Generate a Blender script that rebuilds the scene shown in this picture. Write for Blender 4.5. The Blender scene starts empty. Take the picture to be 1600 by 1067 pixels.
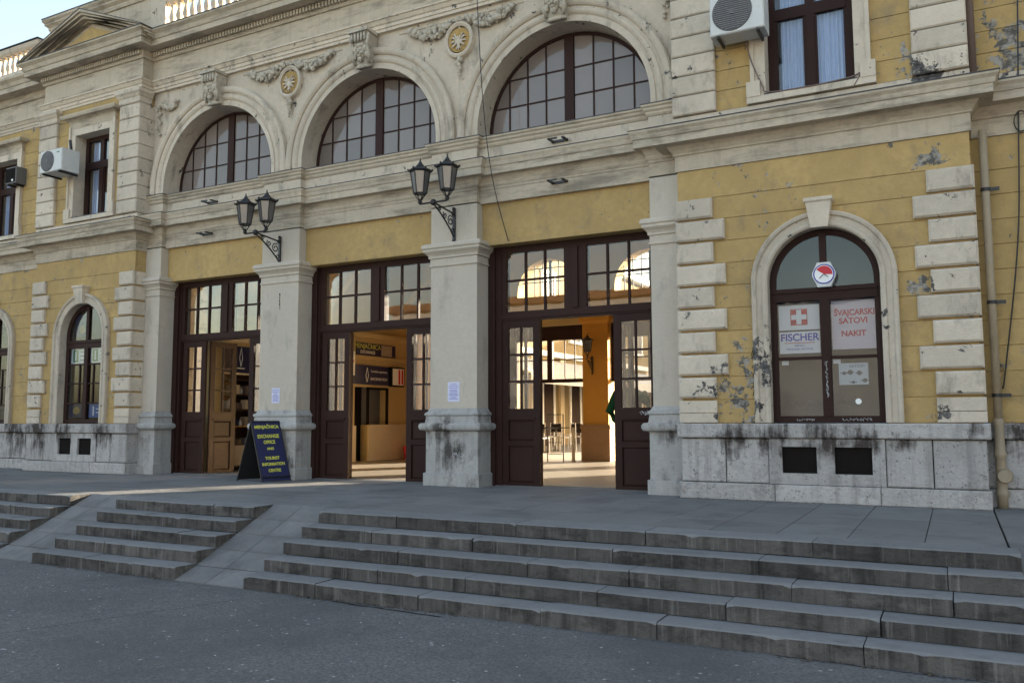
import bpy, math, random
from mathutils import Vector, Matrix
random.seed(7)
R = math.radians
scn = bpy.context.scene
COL = scn.collection

# ------------------------------------------------------------------ camera
cam = bpy.data.cameras.new('camera'); cam_o = bpy.data.objects.new('camera', cam); COL.objects.link(cam_o)
scn.camera = cam_o
cam.sensor_width = 36.0; cam.lens = 36.0 * 1308.7 / 1600.0
cam.clip_start = 0.05; cam.clip_end = 2000.0
yaw, pitch, roll = .4848, .0926, -.0032
cs, sn, cp, sp = math.cos(yaw), math.sin(yaw), math.cos(pitch), math.sin(pitch)
Rv = Vector((cs, sn, 0)); Fv = Vector((-sn * cp, cs * cp, sp)); Uv = Rv.cross(Fv)
r2 = Rv * math.cos(roll) + Uv * math.sin(roll); u2 = -Rv * math.sin(roll) + Uv * math.cos(roll)
M = Matrix((r2, u2, -Fv)).transposed().to_4x4(); M.translation = Vector((0, -10.88, 1.0))
cam_o.matrix_world = M

# ------------------------------------------------------------------ world, sun, exposure
SUN_EL, SUN_AZ = 12.0, 30.0          # elevation; azimuth from +Y towards +X
w = bpy.data.worlds.new('World'); scn.world = w; w.use_nodes = True
nt = w.node_tree; nt.nodes.clear()
sky = nt.nodes.new('ShaderNodeTexSky'); sky.sky_type = 'NISHITA'; sky.sun_disc = False
sky.sun_elevation = R(SUN_EL); sky.sun_rotation = R(SUN_AZ)
sky.air_density = 1.0; sky.dust_density = 4.0; sky.ozone_density = 0.0
bg = nt.nodes.new('ShaderNodeBackground'); bg.inputs[1].default_value = 0.11
ow = nt.nodes.new('ShaderNodeOutputWorld')
nt.links.new(sky.outputs[0], bg.inputs[0]); nt.links.new(bg.outputs[0], ow.inputs[0])
sl = bpy.data.lights.new('sun', 'SUN'); sl.energy = 5.0; sl.angle = R(0.53); sl.color = (1.0, .88, .70)
so = bpy.data.objects.new('sun', sl); COL.objects.link(so)
sd = Vector((math.sin(R(SUN_AZ)) * math.cos(R(SUN_EL)), math.cos(R(SUN_AZ)) * math.cos(R(SUN_EL)), math.sin(R(SUN_EL))))
so.rotation_euler = sd.to_track_quat('Z', 'Y').to_euler(); so.location = sd * 60
scn.view_settings.view_transform = 'Standard'; scn.view_settings.look = 'None'
scn.view_settings.exposure = 2.5; scn.view_settings.gamma = 1.0
scn.view_settings.use_curve_mapping = False
scn.cycles.max_bounces = 8; scn.cycles.transparent_max_bounces = 24; scn.cycles.use_denoising = True

# ------------------------------------------------------------------ materials
def mat(name, base, rough=.85, spec=.3, var=.12, vscale=1.5, dirt=None, dirt_amt=0., dscale=(2.5, 2.5, 2.5), dthr=.55,
        bump=.3, bscale=40., chip=None, chips=(), chip_amt=.0, streak=0., objvar=.06, metal=0., speck=None, lime=0., soot=None, fine=0., fscale=60.):
    m = bpy.data.materials.new(name); m.use_nodes = True; n = m.node_tree.nodes; l = m.node_tree.links; n.clear()
    out = n.new('ShaderNodeOutputMaterial'); p = n.new('ShaderNodeBsdfPrincipled'); l.new(p.outputs[0], out.inputs[0])
    p.inputs['Roughness'].default_value = rough; p.inputs['Metallic'].default_value = metal
    p.inputs['Specular IOR Level'].default_value = spec
    geo = n.new('ShaderNodeNewGeometry'); pos = geo.outputs['Position']
    def noise(scale, detail=4, vec=None, rgh=.6):
        t = n.new('ShaderNodeTexNoise'); t.inputs['Scale'].default_value = scale; t.inputs['Detail'].default_value = detail
        t.inputs['Roughness'].default_value = rgh; l.new(vec or pos, t.inputs['Vector']); return t.outputs['Fac']
    def mapping(s):
        t = n.new('ShaderNodeMapping'); t.inputs['Scale'].default_value = s; l.new(pos, t.inputs['Vector']); return t.outputs[0]
    def ramp(f, a, b, c0=0., c1=1.):
        t = n.new('ShaderNodeMapRange'); l.new(f, t.inputs[0]); t.inputs[1].default_value = a; t.inputs[2].default_value = b
        t.inputs[3].default_value = c0; t.inputs[4].default_value = c1; return t.outputs[0]
    def mixc(f, c1, c2, bt='MIX'):
        t = n.new('ShaderNodeMix'); t.data_type = 'RGBA'; t.blend_type = bt
        if hasattr(f, 'links'): l.new(f, t.inputs[0])
        else: t.inputs[0].default_value = f
        for i, c in ((6, c1), (7, c2)):
            if hasattr(c, 'links'): l.new(c, t.inputs[i])
            else: t.inputs[i].default_value = (*c, 1)
        return t.outputs[2]
    def mth(op, a, b):
        t = n.new('ShaderNodeMath'); t.operation = op
        for i, v in enumerate((a, b)):
            if hasattr(v, 'links'): l.new(v, t.inputs[i])
            else: t.inputs[i].default_value = v
        return t.outputs[0]
    c = mixc(ramp(noise(vscale, 6), .3, .7), tuple(x * (1 - var) for x in base), tuple(min(1, x * (1 + var)) for x in base))
    c = mixc(ramp(noise(vscale * 9, 5), .35, .75), c, tuple(x * (1 - var * .9) for x in base))
    if fine: c = mixc(ramp(noise(fscale, 3, None, .7), .38, .62), tuple(x * (1 - fine) for x in base), c)
    if objvar:
        oi = n.new('ShaderNodeObjectInfo'); g = ramp(oi.outputs['Random'], 0, 1, 1 - objvar, 1 + objvar)
        cb = n.new('ShaderNodeCombineXYZ'); [l.new(g, cb.inputs[i]) for i in range(3)]
        c = mixc(1., c, cb.outputs[0], 'MULTIPLY')
    if dirt:
        f = ramp(noise(1., 8, mapping(dscale), .68), dthr, dthr + .16, 0, dirt_amt); c = mixc(f, c, dirt)
    if streak:
        f = ramp(noise(1., 6, mapping((9, 9, .5)), .65), .5, .72, 0, streak); c = mixc(f, c, dirt or (.05, .045, .04))
    if lime: c = mixc(ramp(noise(1., 5, mapping((17, 17, .8)), .7), .56, .72, 0, lime), c, (.27, .255, .24))
    if speck:
        v = n.new('ShaderNodeTexVoronoi'); v.inputs['Scale'].default_value = speck[1]; l.new(pos, v.inputs['Vector'])
        f = ramp(v.outputs['Distance'], speck[2], speck[2] * .6, 0, 1)
        f = mth('MULTIPLY', f, ramp(noise(speck[1] * .35, 3), .52, .6)); c = mixc(f, c, speck[0])
    if soot:
        sc_, pts_ = soot; nz = noise(1., 7, mapping((11, 11, 1.6)), .7); nz2 = noise(6., 6, None, .7); f = None
        for (cx, cy, cz, rad) in pts_:
            vd = n.new('ShaderNodeVectorMath'); vd.operation = 'DISTANCE'; l.new(pos, vd.inputs[0]); vd.inputs[1].default_value = (cx, cy, cz)
            g_ = ramp(vd.outputs['Value'], 0, rad, .30, 0); f = g_ if f is None else mth('MAXIMUM', f, g_)
        f2 = ramp(mth('ADD', mth('ADD', mth('MULTIPLY', nz, .6), mth('MULTIPLY', nz2, .4)), f), .60, .76, 0, .9); f2 = mth('MULTIPLY', f2, ramp(f, 0, .06)); c = mixc(f2, c, sc_)
    if chip:
        nz = noise(5.5, 9, None, .72); thr = None
        f = ramp(nz, .66, .68, 0, chip_amt)
        for (cx, cy, cz, rad) in chips:
            vd = n.new('ShaderNodeVectorMath'); vd.operation = 'DISTANCE'; l.new(pos, vd.inputs[0]); vd.inputs[1].default_value = (cx, cy, cz)
            fall = ramp(vd.outputs['Value'], 0, rad, .17, 0)
            f = mth('MAXIMUM', f, ramp(mth('ADD', nz, fall), .62, .64, 0, 1))
        cc = mixc(ramp(noise(14, 5), .42, .6), chip, tuple(x * 3.2 for x in chip)); c = mixc(f, c, cc)
    l.new(c, p.inputs['Base Color'])
    if bump:
        b = n.new('ShaderNodeBump'); b.inputs['Strength'].default_value = bump; b.inputs['Distance'].default_value = .02
        h = mth('ADD', noise(bscale, 5), mth('MULTIPLY', noise(bscale * .12, 4), 1.5))
        l.new(h, b.inputs['Height']); l.new(b.outputs[0], p.inputs['Normal'])
    return m

def glassmat(name, tint=(.9, .9, .9), refl=.16, rough=.01, wav=0., body=None, bodyf=0., var=0.):
    m = bpy.data.materials.new(name); m.use_nodes = True; n = m.node_tree.nodes; l = m.node_tree.links; n.clear()
    out = n.new('ShaderNodeOutputMaterial'); tr = n.new('ShaderNodeBsdfTransparent'); tr.inputs[0].default_value = (*tint, 1)
    gl = n.new('ShaderNodeBsdfGlossy'); gl.inputs['Roughness'].default_value = rough; gl.inputs[0].default_value = (1, 1, 1, 1)
    lw = n.new('ShaderNodeLayerWeight'); lw.inputs[0].default_value = .35
    mr = n.new('ShaderNodeMapRange'); l.new(lw.outputs['Fresnel'], mr.inputs[0]); mr.inputs[3].default_value = refl * .6; mr.inputs[4].default_value = min(1, refl * 4)
    mx = n.new('ShaderNodeMixShader'); l.new(mr.outputs[0], mx.inputs[0])
    src = tr
    if body:
        d = n.new('ShaderNodeBsdfDiffuse'); d.inputs[0].default_value = (*body, 1)
        
        if var:
            oi = n.new('ShaderNodeObjectInfo'); hs = n.new('ShaderNodeHueSaturation'); hs.inputs['Color'].default_value = (*body, 1)
            rr = n.new('ShaderNodeMapRange'); l.new(oi.outputs['Random'], rr.inputs[0]); rr.inputs[3].default_value = 1 - var; rr.inputs[4].default_value = 1 + var
            l.new(rr.outputs[0], hs.inputs['Value']); l.new(hs.outputs[0], d.inputs[0])
        m2 = n.new('ShaderNodeMixShader'); m2.inputs[0].default_value = bodyf; l.new(tr.outputs[0], m2.inputs[1]); l.new(d.outputs[0], m2.inputs[2]); src = m2
    l.new(src.outputs[0], mx.inputs[1]); l.new(gl.outputs[0], mx.inputs[2]); l.new(mx.outputs[0], out.inputs[0])
    if wav:
        geo = n.new('ShaderNodeNewGeometry'); t = n.new('ShaderNodeTexNoise'); t.inputs['Scale'].default_value = 3.; l.new(geo.outputs['Position'], t.inputs['Vector'])
        b = n.new('ShaderNodeBump'); b.inputs['Strength'].default_value = wav; b.inputs['Distance'].default_value = .05
        l.new(t.outputs['Fac'], b.inputs['Height']); l.new(b.outputs[0], gl.inputs['Normal'])
    return m

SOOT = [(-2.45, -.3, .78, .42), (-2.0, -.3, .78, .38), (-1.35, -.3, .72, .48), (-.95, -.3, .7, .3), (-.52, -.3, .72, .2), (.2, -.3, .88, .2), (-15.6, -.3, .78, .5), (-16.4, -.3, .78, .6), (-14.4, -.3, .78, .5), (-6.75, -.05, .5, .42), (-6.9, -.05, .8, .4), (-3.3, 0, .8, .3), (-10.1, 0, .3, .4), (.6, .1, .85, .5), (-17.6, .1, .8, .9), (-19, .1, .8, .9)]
DCH = [(-2.12, -.3, 1.7, .55), (-2.35, -.3, 1.15, .45), (-2.6, -.3, 1.35, .4), (-.15, -.3, 1.0, .25), (-.3, -.3, 2.62, .28), (.9, .1, 5.3, .9), (-.2, -.24, 5.0, .5), (-.1, -.3, 3.95, .28)]
m_yel = mat('yellow_plaster', (.455, .318, .138), .9, .2, .16, 1.2, dirt=(.27, .205, .125), dirt_amt=.75, dscale=(3, 3, 2), chip=(.105, .098, .088), chips=DCH, chip_amt=.10, bump=.35, objvar=.05)
m_crm = mat('cream_plaster', (.58, .505, .41), .9, .2, .12, 1.6, dirt=(.21, .185, .155), dirt_amt=.7, dscale=(4, 4, 1.5), dthr=.54, chip=(.05, .047, .045), chips=DCH, chip_amt=.05, bump=.35, objvar=.11)
m_pier = mat('grey_pier_stone', (.53, .475, .40), .9, .2, .08, 1.3, dirt=(.24, .215, .18), dirt_amt=.5, dscale=(3, 3, 1.2), dthr=.54, bump=.35, objvar=.03)
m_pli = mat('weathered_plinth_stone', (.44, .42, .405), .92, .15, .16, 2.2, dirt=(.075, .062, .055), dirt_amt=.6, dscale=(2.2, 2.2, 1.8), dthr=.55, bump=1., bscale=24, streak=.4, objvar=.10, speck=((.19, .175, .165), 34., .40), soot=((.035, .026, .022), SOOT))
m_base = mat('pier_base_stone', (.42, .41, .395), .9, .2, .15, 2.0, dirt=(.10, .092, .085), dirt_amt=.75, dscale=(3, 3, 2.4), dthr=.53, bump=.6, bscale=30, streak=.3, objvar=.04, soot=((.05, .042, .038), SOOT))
m_orn = mat('ornament_plaster', (.50, .45, .37), .9, .2, .1, 6, dirt=(.16, .14, .12), dirt_amt=.7, dscale=(9, 9, 9), dthr=.5, bump=.5)
m_corn = mat('cornice_plaster', (.51, .44, .345), .9, .2, .11, 1.4, dirt=(.19, .165, .13), dirt_amt=.75, dscale=(1.2, 3, 6), dthr=.5, bump=.4, streak=.3, objvar=.04)
m_lead = mat('lead_flashing', (.07, .07, .075), .6, .4, .1, 4, bump=.2)
m_wood = mat('dark_brown_wood', (.034, .0155, .0125), .6, .16, .12, 3, dirt=(.03, .018, .016), dirt_amt=.5, dscale=(14, 14, 1.2), bump=.12, bscale=60, objvar=.08)
m_wood2 = mat('worn_brown_wood', (.045, .017, .010), .38, .5, .2, 5, dirt=(.05, .02, .014), dirt_amt=.6, dscale=(14, 14, 1.2), bump=.15, bscale=60)
m_iron = mat('black_iron', (.016, .016, .018), .45, .5, .1, 9, bump=.15)
m_asph = mat('asphalt', (.21, .206, .202), .92, .2, .13, .8, dirt=(.105, .104, .106), dirt_amt=.6, dscale=(.55, .55, .55), dthr=.48, bump=1., bscale=60, objvar=0, speck=((.42, .42, .42), 10., .17), fine=.42, fscale=42.)
m_pave = mat('paving_stone', (.215, .21, .205), .88, .2, .12, 1.1, fine=.15, dirt=(.10, .099, .10), dirt_amt=.6, dscale=(1.2, 1.2, 1.2), dthr=.5, bump=.4, bscale=70, objvar=.09)
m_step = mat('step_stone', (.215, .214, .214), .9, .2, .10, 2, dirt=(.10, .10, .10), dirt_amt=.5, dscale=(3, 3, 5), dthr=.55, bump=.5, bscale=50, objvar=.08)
m_riser = mat('shaded_grimy_riser_stone', (.115, .107, .10), .92, .15, .2, 2, lime=.55, dirt=(.03, .028, .027), dirt_amt=.75, dscale=(3, 3, 5), dthr=.48, bump=.6, bscale=50, objvar=.26, streak=.85)  # riser shade put into the darker base colour, besides grime and lime streaks
m_dark = mat('dark_void', (.012, .010, .009), .9, .1, bump=0, objvar=0)
m_rust = mat('rusty_metal', (.09, .05, .035), .8, .3, .3, 8, bump=.3)
m_hall = mat('hall_yellow_wall', (.50, .37, .18), .75, .2, .06, 1., bump=.12, objvar=.02)
m_oran = mat('hall_orange_pier', (.58, .27, .04), .7, .25, .05, 1., bump=.1, objvar=0)
m_ohb = mat('hall_brown_dado', (.34, .19, .085), .6, .3, .1, 1.5, bump=.1, objvar=0)
m_hflr = mat('hall_floor', (.24, .21, .17), .5, .4, .1, .8, bump=.1, objvar=0)
m_beig = mat('beige_counter', (.62, .50, .34), .7, .3, .07, 1.5, bump=.1)
m_navy = mat('navy_panel', (.014, .018, .075), .4, .4, .1, 4, bump=0, objvar=0)
m_wht = mat('white_panel', (.84, .84, .83), .5, .3, .05, 6, bump=0, objvar=.03)
m_wht2 = mat('old_white_plastic', (.60, .61, .60), .5, .4, .07, 5, dirt=(.3, .29, .27), dirt_amt=.5, bump=.05)
m_grey = mat('grey_plastic', (.14, .14, .145), .5, .4, .06, 5, bump=.05)
m_red = mat('red_print', (.55, .035, .05), .5, .3, .03, 5, bump=0, objvar=0)
m_blue = mat('blue_print', (.05, .05, .42), .5, .3, .03, 5, bump=0, objvar=0)
m_green = mat('green_print', (.03, .22, .09), .5, .3, .03, 5, bump=0, objvar=0)
m_ylw = mat('yellow_lettering', (.62, .62, .10), .5, .3, .05, 5, bump=0, objvar=0)
m_blk = mat('black_print', (.02, .02, .02), .5, .3, .03, 5, bump=0, objvar=0)
m_scr = mat('white_scribble', (.55, .55, .55), .6, .3, .1, 5, bump=0, objvar=0)
m_pap = mat('paper_notice', (.62, .63, .78), .7, .2, .05, 9, bump=0, objvar=.02)
m_gold = mat('ochre_medallion', (.40, .26, .09), .7, .3, .15, 6, dirt=(.25, .12, .04), dirt_amt=.6, dscale=(8, 8, 8), bump=.3)
m_pipe = mat('painted_pipe', (.34, .275, .19), .6, .4, .1, 4, dirt=(.2, .16, .11), dirt_amt=.6, dscale=(5, 5, 1), bump=.2)
m_pipe2 = mat('brown_pipe', (.17, .12, .105), .6, .4, .1, 4, bump=.1)
m_curt = mat('sky_tinted_curtain', (.40, .50, .74), .9, .1, .06, 3, bump=0, objvar=.03)  # blue of the sky mirrored in the panes is put into this colour
m_skin = mat('skin', (.55, .33, .24), .6, .3, .03, 5, bump=0, objvar=0)
m_jack = mat('green_jacket', (.012, .07, .022), .85, .2, .1, 6, bump=.2, objvar=0)
m_trou = mat('dark_trousers', (.015, .022, .022), .9, .2, .1, 6, bump=.2, objvar=0)
m_hair = mat('dark_hair', (.02, .014, .01), .7, .3, .1, 9, bump=.3, objvar=0)
m_opp = mat('street_side_wall', (.19, .195, .20), .9, .2, .1, .4, bump=0, objvar=.08)
m_opp2 = mat('street_side_wall_pale', (.22, .225, .23), .9, .2, .1, .4, bump=0, objvar=.08)
m_leaf = mat('leaf_green', (.05, .09, .03), .8, .2, .2, 6, bump=0)
m_cloth = mat('white_awning_cloth', (.45, .45, .44), .8, .2, .04, 2, bump=.1)
m_met = mat('pale_metal', (.45, .45, .46), .4, .5, .05, 6, bump=0, metal=.6)
m_court = mat('courtyard_wall', (.30, .225, .12), .9, .2, .08, .8, bump=.1)
m_cpave = mat('courtyard_paving', (.26, .235, .20), .9, .2, .1, .8, bump=.2, objvar=0)
g_clear = glassmat('clear_glass', (.93, .93, .92), .05, wav=.008)
g_hall = glassmat('hall_glass', (.97, .97, .96), .01)
g_lun = glassmat('grey_glass', (.75, .72, .74), .055, .05, .1, body=(.225, .190, .172), bodyf=.82, var=.18)  # mostly opaque grey diffuse body, tone differs from pane to pane
g_shop = glassmat('shop_glass', (.80, .82, .84), .04, wav=.02)
g_lamp = glassmat('frosted_lamp_glass', (.6, .6, .62), .12, .2, body=(.12, .115, .12), bodyf=.82)

# ------------------------------------------------------------------ mesh helpers
class MB:
    def __init__(s): s.v = []; s.f = []
    def add(s, vs, fs):
        o = len(s.v); s.v += [tuple(v) for v in vs]; s.f += [tuple(i + o for i in f) for f in fs]; return s
    def box(s, x0, x1, y0, y1, z0, z1):
        return s.add([(x, y, z) for z in (z0, z1) for y in (y0, y1) for x in (x0, x1)],
                     [(0, 2, 3, 1), (4, 5, 7, 6), (0, 1, 5, 4), (2, 6, 7, 3), (0, 4, 6, 2), (1, 3, 7, 5)])
    def block(s, x0, x1, z0, z1, yf, yb, ch=.012, c2=None):     # block facing -Y with chamfered front edges
        c2 = ch if c2 is None else c2
        return s.add([(x0, yb, z0), (x1, yb, z0), (x1, yb, z1), (x0, yb, z1), (x0, yf + c2, z0), (x1, yf + c2, z0), (x1, yf + c2, z1), (x0, yf + c2, z1),
                      (x0 + ch, yf, z0 + ch), (x1 - ch, yf, z0 + ch), (x1 - ch, yf, z1 - ch), (x0 + ch, yf, z1 - ch)],
                     [(0, 3, 2, 1), (0, 1, 5, 4), (1, 2, 6, 5), (2, 3, 7, 6), (3, 0, 4, 7), (4, 5, 9, 8), (5, 6, 10, 9), (6, 7, 11, 10), (7, 4, 8, 11), (8, 9, 10, 11)])
    def prism(s, poly, y0, y1):      # polygon in XZ (counter-clockwise seen from -Y), y0 front, y1 back
        n = len(poly)
        return s.add([(x, y0, z) for x, z in poly] + [(x, y1, z) for x, z in poly],
                     [tuple(range(n)), tuple(range(2 * n - 1, n - 1, -1))] + [(i, i + n, (i + 1) % n + n, (i + 1) % n) for i in range(n)])
    def quads(s, a, b):              # strip between two equal polylines
        n = len(a); return s.add(list(a) + list(b), [(i, i + 1, n + i + 1, n + i) for i in range(n - 1)])
    def lathe(s, prof, c=(0, 0, 0), n=16, axis='z', a0=0.):
        vs = []; m = len(prof)
        for i in range(n):
            a = a0 + 2 * math.pi * i / n; ca, sa = math.cos(a), math.sin(a)
            for r, h in prof:
                p = (r * ca, r * sa, h) if axis == 'z' else ((r * ca, h, r * sa) if axis == 'y' else (h, r * ca, r * sa))
                vs.append((p[0] + c[0], p[1] + c[1], p[2] + c[2]))
        fs = [(i * m + j, ((i + 1) % n) * m + j, ((i + 1) % n) * m + j + 1, i * m + j + 1) for i in range(n) for j in range(m - 1)]
        fs.append(tuple(i * m for i in range(n))[::-1]); fs.append(tuple(i * m + m - 1 for i in range(n)))
        return s.add(vs, fs)
    def tube(s, pts, r, n=6):
        pts = [Vector(p) for p in pts]; vs = []; k = len(pts)
        for i, p in enumerate(pts):
            d = (pts[min(i + 1, k - 1)] - pts[max(i - 1, 0)]).normalized()
            a = d.cross(Vector((0, 0, 1)) if abs(d.z) < .9 else Vector((1, 0, 0))).normalized(); b = d.cross(a)
            rr = r[i] if isinstance(r, (list, tuple)) else r
            vs += [p + (a * math.cos(t) + b * math.sin(t)) * rr for t in [2 * math.pi * j / n for j in range(n)]]
        fs = [(i * n + j, i * n + (j + 1) % n, (i + 1) * n + (j + 1) % n, (i + 1) * n + j) for i in range(k - 1) for j in range(n)]
        fs += [tuple(range(n))[::-1], tuple(range((k - 1) * n, k * n))]
        return s.add(vs, fs)
    def ball(s, c, r, n=8, m=6, sq=(1, 1, 1)):
        prof = [(max(1e-4, r * math.sin(math.pi * j / m)), -r * math.cos(math.pi * j / m)) for j in range(m + 1)]
        t = MB().lathe(prof, (0, 0, 0), n); return s.add([(c[0] + x * sq[0], c[1] + y * sq[1], c[2] + z * sq[2]) for x, y, z in t.v], t.f)
    def sweep(s, prof, path):        # prof: (out, z) ; path: plan points, outward = right of travel
        n = len(path); m = len(prof); rows = []
        for i in range(n):
            def nrm(a, b):
                d = (Vector(b) - Vector(a)).normalized(); return Vector((d.y, -d.x))
            if i == 0: off = nrm(path[0], path[1])
            elif i == n - 1: off = nrm(path[-2], path[-1])
            else:
                n1, n2 = nrm(path[i - 1], path[i]), nrm(path[i], path[i + 1]); off = (n1 + n2) / (1 + n1.dot(n2))
            rows.append([(path[i][0] + off.x * o, path[i][1] + off.y * o, z) for o, z in prof])
        vs = [p for r_ in rows for p in r_]
        fs = [(i * m + j, (i + 1) * m + j, (i + 1) * m + j + 1, i * m + j + 1) for i in range(n - 1) for j in range(m - 1)]
        fs += [(i * m + m - 1, (i + 1) * m + m - 1, (i + 1) * m, i * m) for i in range(n - 1)]
        fs += [tuple(range(m))[::-1], tuple(range((n - 1) * m, n * m))]
        return s.add(vs, fs)
    def ring(s, prof, cx, zc, zbot, seg=40):   # prof: (r, y) swept round a stilted semicircle
        st = [(1, 0, zbot - zc)] + [(math.cos(math.pi * i / seg), math.sin(math.pi * i / seg), 0) for i in range(seg + 1)] + [(-1, 0, zbot - zc)]
        m = len(prof); vs = [(cx + r * a, y, zc + r * b + dz) for a, b, dz in st for r, y in prof]
        k = len(st); fs = [(i * m + j, (i + 1) * m + j, (i + 1) * m + j + 1, i * m + j + 1) for i in range(k - 1) for j in range(m - 1)]
        fs += [tuple(range(m))[::-1], tuple(range((k - 1) * m, k * m))]
        return s.add(vs, fs)

WL = {}
def wl(o): return WL.get(o.name, Vector((0, 0, 0)))
def link(name, me, parent=None, smooth=False):
    o = bpy.data.objects.new(name, me); COL.objects.link(o)
    if parent is not None: o.parent = parent
    return o
def tag(o, label=None, cat=None, group=None, kind=None):
    if label: o['label'] = label
    if cat: o['category'] = cat
    if group: o['group'] = group
    if kind: o['kind'] = kind
    return o
def part(name, mb, m, parent=None, smooth=False, kind=None, label=None):
    base = wl(parent) if parent is not None else Vector((0, 0, 0))
    me = bpy.data.meshes.new(name); me.from_pydata([(v[0] - base.x, v[1] - base.y, v[2] - base.z) for v in mb.v], [], mb.f)
    me.materials.append(m)
    if smooth:
        for p in me.polygons: p.use_smooth = True
    o = link(name, me, parent); WL[o.name] = base
    if kind: o['kind'] = kind
    if label: o['label'] = label
    return o
def single(name, mb, m, label, cat, base, group=None, kind=None, smooth=False):   # one-mesh thing with its origin at base
    me = bpy.data.meshes.new(name); me.from_pydata([(v[0] - base[0], v[1] - base[1], v[2] - base[2]) for v in mb.v], [], mb.f); me.materials.append(m)
    if smooth:
        for p in me.polygons: p.use_smooth = True
    o = link(name, me); o.location = base; WL[o.name] = Vector(base); return tag(o, label, cat, group, kind)
def empty(name, loc, label, cat, group=None, kind=None):
    o = bpy.data.objects.new(name, None); COL.objects.link(o); o.location = loc; o.empty_display_size = .2; WL[o.name] = Vector(loc)
    return tag(o, label, cat, group, kind)
def kids(o): return [c for c in bpy.data.objects if c.parent == o]
def copy_tree(o, parent=None):
    c = o.copy(); COL.objects.link(c); c.parent = parent
    for ch in list(o.children): copy_tree(ch, c)
    return c
def text(name, body, size, loc, m, parent, rot=(R(90), 0, 0), ext=.002, sx=1., align='CENTER', bold=0.):
    cu = bpy.data.curves.new(name, 'FONT'); cu.body = body; cu.size = size; cu.extrude = ext; cu.align_x = align; cu.align_y = 'CENTER'; cu.offset = bold
    t = bpy.data.objects.new('tmp', cu); COL.objects.link(t)
    bpy.context.view_layer.update()
    me = bpy.data.meshes.new_from_object(t.evaluated_get(bpy.context.evaluated_depsgraph_get()))
    bpy.data.objects.remove(t); me.materials.clear(); me.materials.append(m)
    o = link(name, me, parent); b = wl(parent) if parent is not None else Vector((0, 0, 0))
    o.location = Vector(loc) - b; o.rotation_euler = rot; o.scale = (sx, 1, 1); WL[o.name] = b; return o
def clip(poly, circ):
    out = poly
    n = len(circ)
    for i in range(n):
        a, b = circ[i], circ[(i + 1) % n]; inp = out; out = []
        if not inp: return []
        side = lambda p: (b[0] - a[0]) * (p[1] - a[1]) - (b[1] - a[1]) * (p[0] - a[0])
        for j in range(len(inp)):
            p, q = inp[j - 1], inp[j]; sp_, sq_ = side(p), side(q)
            if sq_ >= 0:
                if sp_ < 0: t = sp_ / (sp_ - sq_); out.append((p[0] + (q[0] - p[0]) * t, p[1] + (q[1] - p[1]) * t))
                out.append(q)
            elif sp_ >= 0: t = sp_ / (sp_ - sq_); out.append((p[0] + (q[0] - p[0]) * t, p[1] + (q[1] - p[1]) * t))
    return out

# ================================================================== SETTING
street = single('street', MB().add([(-300, -300, -.65), (300, -300, -.65), (300, 300, -.65), (-300, 300, -.65)], [(0, 1, 2, 3)]), m_asph,
                'grey asphalt forecourt in front of the stairs', 'street', (0, 0, -.65), kind='structure')
del street['category']
def crack(pts, wd=.006):
    mb = MB()
    L = [(x + wd, y + wd * .4, 0) for x, y in pts]; Rr = [(x - wd, y - wd * .4, 0) for x, y in pts]
    mb.quads([(x, y, -.646) for x, y, _ in L], [(x, y, -.646) for x, y, _ in Rr]); part('crack', mb, m_dark, street)
def wob(a, b, n=12, j=.03):
    return [(a[0] + (b[0] - a[0]) * i / n + random.uniform(-j, j), a[1] + (b[1] - a[1]) * i / n + random.uniform(-j, j)) for i in range(n + 1)]
crack(wob((-6.66, -6.81), (-5.9, -5.0), 14, .012), .004); crack(wob((-1.75, -6.9), (-1.6, -6.45), 6, .012), .005)
crack(wob((-5.1, -4.72), (-3.9, -4.78), 10, .015), .02); crack(wob((-1.2, -4.69), (.9, -4.72), 14, .012), .009)

NS, TR, RS = -3.573, .2713, .13
pav = single('pavement', MB().box(-34, 15, -3.25, 8.2, -.66, -.03), m_dark, 'raised terrace of grey paving slabs before the doors', 'pavement', (0, 0, 0), kind='structure'); del pav['category']
slab_me = {}
def slab(x0, x1, y0, y1, dz):
    k = (round(x1 - x0, 3), round(y1 - y0, 3))
    if k not in slab_me:
        a, b = (x1 - x0) / 2 - .003, (y1 - y0) / 2 - .003; c = .004
        mb = MB().add([(-a, -b, -.05), (a, -b, -.05), (a, b, -.05), (-a, b, -.05), (-a, -b, -c), (a, -b, -c), (a, b, -c), (-a, b, -c), (-a + c, -b + c, 0), (a - c, -b + c, 0), (a - c, b - c, 0), (-a + c, b - c, 0)],
                      [(0, 1, 5, 4), (1, 2, 6, 5), (2, 3, 7, 6), (3, 0, 4, 7), (4, 5, 9, 8), (5, 6, 10, 9), (6, 7, 11, 10), (7, 4, 8, 11), (8, 9, 10, 11)])
        me = bpy.data.meshes.new('paving_slab'); me.from_pydata(mb.v, [], mb.f); me.materials.append(m_pave); slab_me[k] = me
    o = link('paving_slab', slab_me[k], pav); o.location = ((x0 + x1) / 2, (y0 + y1) / 2, dz); o.rotation_euler = (random.uniform(-.0015, .0015), random.uniform(-.002, .002), 0)
px = .32
rows = [(-3.24, -2.42), (-2.42, -1.60), (-1.60, -.78), (-.78, .04), (.04, .70)]
for i in range(60):
    x1 = px - .585 * i; x0 = x1 - .585
    for j, (a, b) in enumerate(rows):
        if j == 4 and i > 28: continue
        slab(x0, x1, a, b, random.uniform(-.002, .001))
for i in range(6):
    for a, b in rows[:4]: slab(px + .01 + i * .6, px + .01 + i * .6 + .6, a, b, random.uniform(-.002, .001))
far = MB()
for i in range(10): far.box(3.95 + i, 4.94 + i, -3.24, .1, -.05, 0)
part('paving_border', far, m_pave, pav)

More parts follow.
